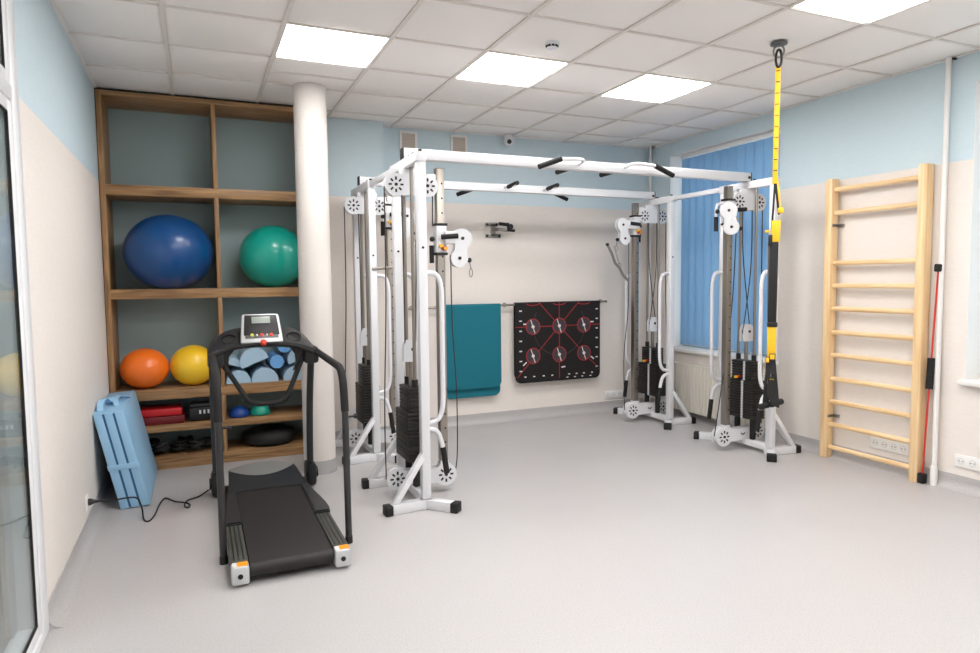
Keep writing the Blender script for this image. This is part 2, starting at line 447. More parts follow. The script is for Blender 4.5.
def blind(W, x, near, label):
    y0, y1, z0, z1 = W
    r = thing('vertical_blind', (x, (y0+y1)/2, z1-.06), label, 'blind')
    obj('headrail', span(x-.02, x+.02, near, y1-.01, z1-.045, z1-.006, .004), 'trim_white', r)
    pitch = .108; n = int((y1-.01-near)/pitch)+1; src = None
    for k in range(n):
        y = y1-.065-k*pitch
        if y < near+.04: break
        a = math.radians(5)
        d = V((math.sin(a), math.cos(a), 0))
        if src is None:
            bm = B(); pts = []
            for q in range(7):
                t = (q/6-.5)*.128; bow = .013*math.cos(PI*t/.128)
                pts.append(V((x, y, 0)) + d*t + V((-bow, 0, 0)))
            o = [p + V((-.0006, 0, z0+.035)) for p in pts] + [p + V((.0006, 0, z0+.035)) for p in pts[::-1]]
            prism(bm, o, (0, 0, z1-.05-z0-.035)); src = obj('slat', bm, 'blind', r); c0 = V(WL[src.name]); yy = y; sl = src
        else: sl = inst(src, c0 + V((0, y-yy, 0)), r)
        obj('bottom_weight', span(x-.006, x+.004, y-.055, y+.055, z0+.028, z0+.05, .002), 'blind', sl)
    obj('bead_chain', tb([(x-.012, near+.05, z0+.036), (x-.014, (near+y1)/2, z0+.03), (x-.012, y1-.06, z0+.036)], .002, 6), 'trim_white', r)
    return r
blind((W1[0], 5.61, W1[2], W1[3]), XR+.085, 4.265, 'blue vertical slat blind closed over the window behind the cable machine')

# column
col = struct('column', (lambda b: (lathe(b, [(0, 0), (.117, 0), (.117, ZC), (0, ZC)], (.810, 5.05, 0), 40), b)[1])(B()), 'column_paint', label='round white plastered column beside the shelves')
bm = B(); lathe(bm, [(.1175, .001), (.123, .001), (.122, .10), (.1175, .10)], (.810, 5.05, 0), 40); obj('column_skirting', bm, 'cove_grey', col)
# heating pipes
for i, (x, y, zt, r) in enumerate(((XR-.042, 2.855, ZC, .0165), (XR-.045, 5.96, ZC, .013))):
    p = struct('trim_%d' % (i+1), tb([(x, y, .0), (x, y, zt)], r, 14), 'trim_white', label=('white heating pipe beside the wall bars', 'thin white pipe in the far corner')[i])
    bm = B(); cyl(bm, (x, y, .0), (x, y, .13), r+.006, 14); obj('pipe_sleeve', bm, 'trim_white', p)
    bm = B(); box(bm, (XR-.02, y-.022, ZC-.012), (.03, .012, .012)); obj('pipe_hole', bm, 'dark_hole', p)

# ------------------------------------------------------------------ ceiling lights
LN = {(0, 0): 'square ceiling light panel nearest above the round column', (2, 0): 'square ceiling light panel beside the smoke detector',
      (4, 0): 'square ceiling light panel farthest right in the back row', (4, -3): 'square ceiling light panel cut by the top edge of the photo'}
lsrc = None
for (i, j) in sorted(LIGHTS, key=lambda q: (q not in LN, q)):
    c = V((GX+T*(i+.5), GY+T*(j+.5), ZC))
    r = thing('ceiling_light', c, LN.get((i, j), 'square ceiling light panel outside the photo, %s row, %s' % ({0: 'far', -3: 'middle', -6: 'near'}[j], {0: 'towards the glazed screen', 2: 'in the centre', 4: 'towards the windows'}[i])), 'ceiling light', 'square ceiling light panels')
    if lsrc is None:
        bm = B(); h = .288
        for q in ((-h, 0, .012, 2*h), (h, 0, .012, 2*h), (0, -h, 2*h, .012), (0, h, 2*h, .012)): box(bm, c+V((q[0], q[1], .006)), (q[2], q[3], .02))
        f_ = obj('frame', bm, 'white_paint', r); d_ = obj('diffuser', bx(c+V((0, 0, .002)), (.556, .556, .006)), 'panel', r); lsrc = (c, f_, d_, V(WL[f_.name])-c, V(WL[d_.name])-c)
    else:
        inst(lsrc[1], c+lsrc[3], r); inst(lsrc[2], c+lsrc[4], r)

for k, yy in enumerate((.9, 2.6)):  # unseen panels added to brighten the corridor behind the glass
    r = thing('ceiling_light', (XL-1.15, yy, ZC+.08), ('unseen square light panel added to brighten the corridor, nearer end', 'unseen square light panel added to brighten the corridor, farther end')[k], 'ceiling light', 'added unseen corridor light panels')
    obj('diffuser', bx((XL-1.15, yy, ZC+.078), (.566, .566, .006)), 'panel', r); obj('frame', bx((XL-1.15, yy, ZC+.09), (.6, .6, .018)), 'white_paint', r)

# ------------------------------------------------------------------ shelving unit
SY0, SY1 = 5.60, 6.035
sx0, sx1 = -.608, .945
sh = thing('shelving_unit', ((sx0+sx1)/2, 5.8, 0), 'tall brown wooden shelving unit with open square bays full of balls', 'shelf')
ST = 2.814
obj('side_panel', span(sx0, sx0+.035, SY0, SY1, 0, ST, .002), 'oak_v', sh)
obj('side_panel', span(sx1-.035, sx1, SY0, SY1, 0, ST, .002), 'oak_v', sh)
obj('side_edge', span(XL+.001, sx0-.0005, SY0+.004, SY0+.05, 0, ST+.010), 'black_edge', sh)
obj('top_edge', span(XL+.005, sx1, SY0+.01, SY0+.05, ST+.001, ST+.014), 'black_edge', sh)
MX = (.156, .186)
a0, a1 = sx0+.035, sx1-.035
obj('top_panel', span(a0, a1, SY0, SY1, ST-.035, ST, .002), 'oak', sh)
SHELVES = ((2.07, 2.145), (1.305, 1.378), (.537, .617), (.288, .340), (0.0, .088))
for z0, z1 in SHELVES:
    obj('shelf_board' if z0 > 0 else 'plinth_board', span(a0, a1, SY0+.003, SY1, z0, z1, .002), 'oak', sh)
zs = [ST-.035, 2.145, 2.07, 1.378, 1.305, .617, .537, .34, .288, .088]
for k in range(5):
    zt, zb = zs[2*k], zs[2*k+1]
    obj('divider', span(MX[0], MX[1], SY0+.001, SY1-.02, zb, zt, .002), 'oak_v', sh)
    for q0, q1 in ((a0, MX[0]), (MX[1], a1)):
        obj('back_panel', span(q0, q1, SY1-.02, SY1-.008, zb, zt), 'shelf_back', sh)

gb = 'exercise balls on the shelves'
def gymball(c, r, m, label, sz=.97):
    bm = B(); n = 36
    prof = []
    for i in range(n+1):
        a = PI*i/n; z = -math.cos(a); rr = r*math.sin(a)*(1+ (.004*math.cos(30*a) if .3 < a < PI-.3 else 0))
        prof.append((rr if 0 < i < n else 0, r*sz*max(z, -.985)))
    lathe(bm, prof, (c[0], c[1], c[2]+r*sz*.985), 48)
    t = thing('gym_ball', c, label, 'ball', gb)
    o = obj('ball_shell', bm, m, t, smooth=80)
    bm = B(); lathe(bm, [(0, r*.012), (r*.03, r*.008), (r*.035, 0), (0, 0)], (c[0], c[1], c[2]+r*sz*1.98), 12); obj('valve_plug', bm, m, t)
gymball((-.176, 5.690, 1.378), .312, 'ball_blue', 'big dark blue gym ball in upper left shelf bay', .91)
gymball((.588, 5.74, 1.378), .262, 'ball_teal', 'glossy green gym ball in upper right shelf bay')
gymball((-.380, 5.74, .617), .172, 'ball_orange', 'orange gym ball at left of the middle shelf', .90)
gymball((-.040, 5.74, .617), .166, 'ball_yellow', 'yellow gym ball beside the orange one, behind treadmill', .96)

# domes, boxes and other things on the low shelves
def dome(c, r, m, label):
    bm = B(); n = 10; prof = [(0, 0), (r*.9, 0), (r, .008)] + [(r*math.cos(.5*PI*k/n), .010+r*1.0*math.sin(.5*PI*k/n)) for k in range(1, n)] + [(0, .010+r*1.0)]
    lathe(bm, prof, c, 28)
    for k in range(1, 3):
        pass
    tag(obj('balance_dome', bm, m, smooth=60), label, 'balance dome', 'half round balance domes on low shelf')
dome((.285, 5.70, .34), .078, 'dome_blue', 'small dark blue balance dome on low shelf behind treadmill')
dome((.447, 5.72, .34), .080, 'dome_green', 'small green balance dome next to the blue one')
rb = thing('step_block', (-.28, 5.74, .34), 'flat red box with dark red base on low left shelf', 'box')
obj('lid', span(-.50, -.13, 5.63, 5.86, .405, .462, .012), 'red_box', rb)
obj('base', span(-.49, -.115, 5.625, 5.86, .341, .404, .01), 'red_box_dark', rb)
hr = thing('black_case', (-.0, 5.72, .34), 'small black case with metal clasps beside the red box', 'case')
obj('case_body', span(-.085, .08, 5.64, 5.80, .341, .45, .018), 'black_plastic', hr)
obj('case_lid', span(-.075, .07, 5.65, 5.79, .451, .475, .01), 'dark_grey', hr)
for xx in (-.01, .02, .05): obj('clasp', span(xx, xx+.014, 5.632, 5.64, .40, .43, .002), 'silver', hr)
rr = random.Random(3)
for k, (x, y) in enumerate(((-.42, 5.72), (-.29, 5.68), (-.16, 5.72), (-.04, 5.69), (.07, 5.74), (-.36, 5.88), (-.12, 5.88))):
    pts = []; R0 = .046+.008*rr.random()
    for q in range(54):
        a = q*2*PI/18; pts.append((x+R0*math.cos(a)*(1+.12*math.sin(q*.7)), y+R0*.8*math.sin(a), .099+.010+q*.0012+.018*abs(math.sin(q*.31+k))))
    t = thing('resistance_tube', (x, y, .088), ('black coiled exercise tube on bottom shelf beside the mat', 'black coiled exercise tube second from the mat, bottom shelf', 'black coiled exercise tube in middle of bottom left shelf',
        'black coiled exercise tube fourth along the bottom left shelf', 'black coiled exercise tube nearest the divider, bottom left shelf', 'black coiled exercise tube at back of bottom left shelf', 'black coiled exercise tube at back near the divider')[k], 'exercise tube', 'coiled black exercise tubes')
    obj('rubber_coil', tb(pts, .010, 7), 'black_rubber', t)
    for s in (-1, 1): obj('grip', tb([(x+s*.03-.025, y-.03*s, .150), (x+s*.03+.025, y-.02*s, .158)], .014, 10), 'black_foam', t)
bd = thing('balance_cushion', (.53, 5.80, .088), 'large black round air cushion on bottom right shelf', 'balance cushion')
bm = B(); lathe(bm, [(0, .02), (.10, .012), (.17, .001), (.212, .02), (.222, .055), (.208, .095), (.15, .118), (.09, .112), (0, .105)], (.52, 5.80, .088), 44); obj('cushion_body', bm, 'black_rubber', bd, smooth=60)
bm = B(); 
for rad in (.06, .10, .14): tube(bm, [(.52+rad*math.cos(a*PI/18), 5.80+rad*math.sin(a*PI/18), .200-.02*(rad/.14)**3+ .004) for a in range(36)], .004, 6, True)
obj('ridge', bm, 'black_rubber', bd)

# foam rollers on the middle right shelf (ends face the room)
def halfround(name, c, r, rot, m, label, L=.36, full=False):
    bm = B(); n = 18; a1_ = 2*PI if full else PI
    o = []
    for k in range(n+1 if not full else n*2):
        a = a1_*k/(n if not full else n*2); o.append((r*math.cos(a), r*math.sin(a)))
    if not full: o = [(r, -r*.10)] + o + [(-r, -r*.10)]
    cr, sr = math.cos(rot), math.sin(rot)
    prism(bm, [V((c[0]+p*cr-q*sr, c[1], c[2]+p*sr+q*cr)) for p, q in o], (0, L, 0))
    tag(obj(name, bm, m), label, 'foam roller', 'pale blue foam rollers on middle shelf')
z = .617
halfround('foam_roller', (.286, 5.625, z+.012), .092, 0, 'foam_blue', 'pale blue half round foam roller at far left of the roller pile')
halfround('foam_roller', (.487, 5.622, z+.012), .103, 0.0, 'foam_blue', 'pale blue half round foam roller lowest in middle of the pile')
halfround('foam_roller', (.735, 5.625, z+.012), .105, 0.0, 'foam_blue', 'pale blue half round foam roller at bottom right by the column')
halfround('foam_roller', (.412, 5.630, z+.168), .112, math.radians(22), 'foam_blue', 'pale blue half round foam roller tilted on top of the pile')
halfround('foam_roller', (.583, 5.620, z+.160), .054, 0, 'foam_blue_bright', 'small round bright blue foam roller in middle of the pile', full=True)
halfround('foam_roller', (.648, 5.640, z+.288), .058, 0, 'foam_blue_bright', 'round bright blue foam roller topmost on the pile', full=True)
halfround('foam_roller', (.762, 5.632, z+.172), .094, math.radians(20), 'foam_blue', 'pale blue half round foam roller upper right by the column')
halfround('foam_roller', (.252, 5.66, z+.150), .055, math.radians(-20), 'foam_blue', 'pale blue half round foam roller on upper left of the pile')

# ------------------------------------------------------------------ folded gym mat, socket and cord
gm = thing('folded_mat', (-.46, 5.13, 0), 'light blue folded gym mat leaning on the left wall', 'gym mat')
def sheared(bm, y0, y1, t0, t1, h0, h1, bev=.007):
    vs = box(bm, (0, 0, 0), (t1-t0, y1-y0, h1-h0), None, bev)
    for v in vs:
        x, y, zz = v.co.x+(t0+t1)/2, v.co.y+(y0+y1)/2, v.co.z+(h0+h1)/2
        v.co = V((-.484 + x - .203*zz, y, zz*.985 + .002 + max(0, .05*x)))
for k in range(3):
    bm = B(); sheared(bm, 4.70, 5.592, k*.057, k*.057+.055, 0, .622); obj('mat_panel', bm, 'mat_blue', gm)
for k in (1, 2):
    bm = B(); sheared(bm, 4.7005, 5.585, k*.057-.0085, k*.057+.0055, .008, .617, .001); obj('fold_seam', bm, 'mat_seam', gm)
bm = B(); sheared(bm, 4.694, 4.7005, -.003, .172, .255, .290, .002)
obj('strap', bm, 'mat_blue', gm)
bm = B(); sheared(bm, 4.72, 5.58, .002, .168, .6205, .627, .002); obj('top_strap', bm, 'mat_blue', gm)
def flat_loop(pts, w_):
    bm = B(); pts = spline(pts, 6); up_ = V((1, .25, 0)).normalized(); A = []
    for p in pts: A.append([bm.verts.new(V(p)+up_*q*w_/2+V((0, 0, e_))) for q, e_ in ((-1, 0), (1, 0), (1, .005), (-1, .005))])
    for a, b in zip(A, A[1:]):
        for q in range(4): bm.faces.new((a[q], a[(q+1) % 4], b[(q+1) % 4], b[q]))
    bm.faces.new(A[0]); bm.faces.new(A[-1][::-1]); return obj('carry_loop', bm, 'mat_blue', gm)
flat_loop([(-.578, 4.80, .612), (-.582, 4.84, .656), (-.568, 4.93, .674), (-.555, 5.00, .64), (-.55, 5.06, .622)], .035)
flat_loop([(-.50, 4.92, .620), (-.51, 4.98, .652), (-.505, 5.10, .659), (-.50, 5.22, .646), (-.50, 5.30, .624)], .030)
flat_loop([(-.56, 5.02, .624), (-.53, 5.08, .656), (-.48, 5.14, .652), (-.45, 5.22, .626)], .028)

def socket_strip(name, n, o, u, nrm, label, cat='socket'):
    o, u, nrm = V(o), V(u), V(nrm); up = V((0, 0, 1)); s = .071
    r = thing(name, o, label, cat)
    R = Matrix((u, up, nrm)).transposed()
    bm = B(); box(bm, o + nrm*.006, (s*n+.012, .082, .011), R, .003); obj('cover_plate', bm, 'socket', r)
    for k in range(n):
        c = o + u*(k-(n-1)/2)*s + nrm*.0118
        bm = B(); pts = []
        tube(bm, [c + (u*math.cos(a*PI/10)+up*math.sin(a*PI/10))*.020 for a in range(20)], .0012, 6, True); ro = obj('socket_ring', bm, 'socket_hole', r)
        bm = B()
        for q in (-1, 1): cyl(bm, c+u*q*.0095, c+u*q*.0095+nrm*.002, .0034, 8)
        obj('pin_hole', bm, 'dark_hole', ro)
    return r
socket_strip('wall_socket', 4, (XR-.0005, 3.20, .19), (0, -1, 0), (-1, 0, 0), 'white socket strip low on the wall behind the wall bars')
socket_strip('wall_socket', 4, (XR-.0005, 2.595, .20), (0, -1, 0), (-1, 0, 0), 'white socket strip low on the wall at the right photo edge')
socket_strip('wall_socket', 4, (4.150, YB-.0005, .168), (1, 0, 0), (0, -1, 0), 'white socket strip low on back wall beside the cable machine')
socket_strip('wall_socket', 1, (XL+.0005, 4.30, .19), (0, 1, 0), (1, 0, 0), 'single white socket on left wall with a black plug')
pc = thing('power_cord', (-.3, 4.6, 0), 'black power cord trailing over the floor from socket to treadmill', 'cord')
bm = B(); lathe(bm, [(0, 0), (.019, 0), (.019, .012), (.011, .028), (.008, .05), (0, .05)], (XL+.0135, 4.30, .19), 16, 'x'); obj('plug', bm, 'black_plastic', pc)
cp = [(XL+.06, 4.30, .19), (-.50, 4.36, .165), (-.42, 4.50, .13), (-.375, 4.56, .10), (-.35, 4.52, .045), (-.335, 4.42, .008), (-.305, 4.39, .005), (-.28, 4.50, .005), (-.265, 4.68, .005), (-.235, 4.82, .005), (-.175, 4.72, .005), (-.11, 4.66, .005), (-.085, 4.60, .006),
      (-.095, 4.54, .008), (-.115, 4.57, .012), (-.10, 4.68, .012), (-.03, 4.76, .006), (.03, 4.80, .03)]
obj('cord', tb(spline(cp), .0048, 8), 'black_rubber', pc)

# ------------------------------------------------------------------ treadmill
def treadmill():
    X0 = .378
    t = thing('treadmill', (X0, 4.0, 0), 'black home treadmill with grey handrails and silver console', 'treadmill')
    y0, y1 = 3.27, 4.42
    obj('deck_frame', span(.115, .645, 3.32, 4.70, .030, .075, .01), 'black_plastic', t)
    # belt as a flattened loop over the rear roller
    bm = B(); prof = []
    for k in range(9):
        a = -.5*PI - PI*k/8; prof.append((3.275+.036*math.cos(a), .062+.036*math.sin(a)))
    prof += [(4.46, .106), (4.46, .030)]
    prism(bm, [V((.186, a, b)) for a, b in prof], (.386, 0, 0)); obj('running_belt', bm, 'belt', t)
    for k, (xa, xb) in enumerate(((.098, .184), (.574, .660))):
        rl = obj('side_rail', span(xa+.004, xb-.002, 3.30, 3.90, .04, .100, .006), 'rail_grey', t)
        bm = B()
        for q in (.25, .5, .75): box(bm, (xa+(xb-xa)*q, 3.60, .1005), (.006, .56, .003))
        obj('anti_slip_groove', bm, 'black_plastic', rl)
        cap = obj('end_cap', span(xa+.004, xb-.002, 3.225, 3.300, .012, .100, .012), 'silver', t)
        obj('warning_label', span(xa+.032, xb-.008, 3.238, 3.290, .1002, .1010), 'orange_label', cap)
        obj('label_text_block', span(xa+.010, xa+.028, 3.240, 3.288, .1002, .1008), 'print_white', cap)
        bm = B(); cyl(bm, ((xa+xb)/2, 3.2255, .056), ((xa+xb)/2, 3.221, .056), .012, 14); obj('tension_bolt', bm, 'dark_hole', cap)
        # plastic fairing beside the belt front
        sgn = -1 if k == 0 else 1; xi = xb if k == 0 else xa; xo = xa if k == 0 else xb
        bm = B(); bulge = .042
        out = [(xi, 3.81), (xo, 3.81), (xo+sgn*.004, 3.85), (xo+sgn*.002, 3.95), (xo-sgn*.010, 4.08), (xo-sgn*.026, 4.22), (xo-sgn*.034, 4.36), (xo-sgn*.034, 4.46), (xi, 4.46)]
        prism(bm, [V((p, q, .035)) for p, q in out], (0, 0, .080)); bmesh.ops.bevel(bm, geom=bm.edges[:], offset=.008, segments=2, affect='EDGES')
        obj('side_fairing', bm, 'dark_grey', t)
    # motor hood: dark front slope with a hollowed edge, grey lens shaped panel behind it
    def hf(q): return V((X0+q*.235, 4.37+.035*(1-q*q), .112))
    def hb(q): return V((X0-.012+q*.212, 4.60+.10*q*q, .142+.026*q*q))
    def hk(q): return V((X0-.012+q*.212, 4.72+.015*(1-q*q), .168+.028*(1-q*q)))
    bm = B(); nx = 20; rows = []
    for i in range(nx+1):
        q = i/nx*2-1; F, H_, K = hf(q), hb(q), hk(q)
        M1 = F.lerp(H_, .35)+V((0, 0, .006)); M2 = F.lerp(H_, .75)+V((0, 0, .004))
        rows.append([bm.verts.new(p) for p in (V((F.x, F.y, .04)), F, M1, M2, H_, H_.lerp(K, .5)-V((0, 0, .004)), K-V((0, 0, .004)), V((K.x, K.y+.012, .12)), V((K.x, K.y+.012, .03)))])
    for a, b in zip(rows, rows[1:]):
        for q in range(8): bm.faces.new((a[q], b[q], b[q+1], a[q+1]))
    bm.faces.new(rows[0]); bm.faces.new(rows[-1][::-1])
    hood = obj('motor_hood', bm, 'dark_grey', t, smooth=50)
    bm = B(); vr = []
    for i in range(25):
        q = i/24*2-1; H_, K = hb(q), hk(q); vr.append([bm.verts.new(H_.lerp(K, e/5)+V((0, 0, .002))) for e in range(6)])
    for a, b in zip(vr, vr[1:]):
        for q in range(5): bm.faces.new((a[q], b[q], b[q+1], a[q+1]))
    obj('hood_panel', bm, 'hood_grey', hood, smooth=60)
    # uprights, feet, handrails
    for sgn in (-1, 1):
        xu = X0 + .008 + sgn*.306; xr = X0 + .018 + sgn*.317
        obj('upright', tb(fillet([(xu, 4.745, .10), (xu, 4.70, .55), (xu, 4.55, .97)], .2, 8), .023, 14), 'dark_grey', t)
        bm = B(); box(bm, (xu, 4.74, .085), (.07, .16, .165), None, .03); ft = obj('upright_foot', bm, 'black_plastic', t)
        bm = B(); cyl(bm, (xu-sgn*.04, 4.72, .09), (xu+sgn*.045, 4.72, .09), .038, 18); obj('pivot_knob', bm, 'black_plastic', ft)
        path = fillet([(xr, 4.52, .965), (xr, 3.62, .945), (xr, 3.575, .72)], .11, 8)
        obj('handrail_grip', tb(path, .021, 14), 'black_foam', t)
        rl = obj('handrail_post', tb([(xr, 3.575, .73), (xr, 3.555, .015)], .018, 14), 'grey_tube', t)
        bm = B(); cyl(bm, (xr, 3.555, .001), (xr, 3.555, .04), .020, 12); obj('rubber_foot', bm, 'black_rubber', rl)
        bm = B(); cyl(bm, (xr+.016, 3.572, .69), (xr+.05, 3.572, .69), .006, 10); lathe(bm, [(0, 0), (.013, .003), (.013, .015), (0, .018)], (xr+.045, 3.572, .69), 10, 'x'); obj('locking_knob', bm, 'black_plastic', rl)
        bm = B(); box(bm, (xu-sgn*.018, 4.48, .945), (.095, .15, .11), None, .022); br = obj('console_bracket', bm, 'black_plastic', t)
        bm = B(); tube(bm, [V((xu+.026*math.cos(a*PI/8), 4.60+.026*math.sin(a*PI/8), .895)) for a in range(16)], .006, 6, True); obj('clamp_ring', bm, 'silver', br)
    # console pod: lofted arch
    bm = B(); n = 24; rows = []
    for i in range(n+1):
        s = i/n*2-1; x = X0+s*.325; k = 1-abs(s)**2.6; e = 1-abs(s)**4
        f_lo = (4.40 + .02*k, .958+.055*k); f_hi = (4.405+.015*k, .985+.058*k); mid = (4.50, 1.000+.080*e); back = (4.60, 1.005+.125*e); bk2 = (4.635, .985+.10*e); bl = (4.58, .945+.05*k)
        rows.append([bm.verts.new((x, p[0], p[1])) for p in (f_lo, f_hi, mid, back, bk2, bl)])
    for a, b in zip(rows, rows[1:]):
        for q in range(6): bm.faces.new((a[q], a[(q+1) % 6], b[(q+1) % 6], b[q]))
    bm.faces.new(rows[0]); bm.faces.new(rows[-1][::-1])
    pod = obj('console_pod', bm, 'dark_grey', t, smooth=45)
    bm = B(); tube(bm, [V((X0+s*.30, 4.396+.02*(1-abs(s)**2.6), .968+.062*(1-abs(s)**2.6))) for s in [i/12-1 for i in range(25)]], .013, 8); obj('front_grab_bar', bm, 'black_foam', pod)
    for sgn in (-1, 1):
        bm = B(); lathe(bm, [(0, 0), (.045, 0), (.048, .012), (.040, .013), (.037, .003), (0, .003)], (0, 0, 0), 24)
        R = Matrix.Rotation(math.radians(36), 3, 'X')
        for v in bm.verts: v.co = R @ v.co + V((X0+sgn*.195, 4.485, 1.058))
        obj('cup_holder', bm, 'dark_hole', pod)
    # display module
    R = Matrix.Rotation(math.radians(-28), 3, 'X'); c = V((X0-.006, 4.455, 1.128)); nrm = R @ V((0, -1, 0)); up = R @ V((0, 0, 1))
    def plate(cx, cz, w_, h_, th, off, m, name, par, bev=.004, taper=0.):
        b = B(); vs = box(b, (0, 0, 0), (w_, th, h_), None, bev)
        for v in vs:
            if taper: v.co.x *= 1 - taper*(v.co.z/h_+.5)
            v.co = R @ (v.co + V((cx, -off-th/2, cz))) + c
        return obj(name, b, m, par)
    dm = plate(0, 0, .262, .205, .05, -.04, 'silver', 'display_module', t, .016, .14)
    plate(0, .018, .215, .140, .004, .0105, 'black_plastic', 'display_panel', dm, .003, .10)
    plate(0, .052, .112, .046, .003, .0146, 'lcd', 'screen', dm, .002)
    plate(0, -.062, .200, .022, .004, .0105, 'mid_grey', 'button_strip', dm, .003)
    for cx, m in ((-.058, 'yellow_green'), (0, 'red_button'), (.056, 'red_button'), (-.03, 'print_white'), (.03, 'print_white')):
        b = B(); lathe(b, [(0, 0), (.012 if m != 'print_white' else .006, 0), (.010 if m != 'print_white' else .005, .007), (0, .008)], (0, 0, 0), 16, 'y')
        for v in b.verts: v.co = R @ (V((v.co.x, -v.co.y, v.co.z)) + V((cx, -.0145, -.052))) + c
        obj('button', b, m, dm)
    b = B(); lathe(b, [(0, 0), (.019, 0), (.019, .02), (.013, .028), (0, .029)], (0, 0, 0), 18, 'y')
    for v in b.verts: v.co = R @ (V((v.co.x, -v.co.y, v.co.z)) + V((.006, -.004, -.105))) + c
    obj('safety_key', b, 'red_button', dm)
    # lower U shaped bar
    obj('lower_bar', tb(fillet([(X0-.275, 4.47, .975), (X0-.09, 4.40, .655), (X0+.12, 4.40, .655), (X0+.265, 4.47, .975)], .06, 6), .016, 12), 'black_foam', t)
    for sgn in (-1, 1):
        bm = B(); prism(bm, [V((X0+sgn*a-.003, 4.455, b)) for a, b in ((.285, 1.0), (.165, 1.0), (.200, .955), (.205, .900), (.185, .845), (.232, .87), (.262, .93))], (0, .03, 0)); obj('bar_gusset', bm, 'black_plastic', t)
    obj('transport_axle', tb([(.12, 4.69, .03), (.62, 4.69, .03)], .02, 12), 'black_plastic', t)
treadmill()

# ------------------------------------------------------------------ cable crossover machine
XM = 2.724
MC = thing('cable_machine', (XM, 4.80, 0), 'large white four tower cable crossover machine with black weight stacks', 'gym machine')
CY = (4.18, 5.42)
PW = .055
ZR0, ZR1 = 2.135, 2.195
wheel_slots = {}
def pulley(c, r, y, par_plate, both=True):
    bm = B(); lathe(bm, [(0, -.017), (r, -.017), (r, -.012), (r*.86, 0), (r, .012), (r, .017), (0, .017)], (c[0], y, c[1]), 28, 'y')
    wobj = obj('pulley_wheel', bm, 'white_paint', MC)
    for s in (-1, 1):
        bm = B()
        for k in range(8):
            a = k*PI/4; d = V((math.cos(a), 0, math.sin(a))); bar(bm, V((c[0], y+s*.0345, c[1]))+d*r*.42, V((c[0], y+s*.0345, c[1]))+d*r*.74, r*.17, .003, 0, up=(0, 1, 0))
        cyl(bm, (c[0], y+s*.033, c[1]), (c[0], y+s*.040, c[1]), r*.16, 10)
        obj('pulley_slots', bm, 'black_plate', wobj)
def plates(outl_fn, name):
    bm = B()
    for s in (-1, 1): prism(bm, outl_fn(s*.027-.0055), (0, .011, 0))
    return obj(name, bm, 'white_paint', MC)

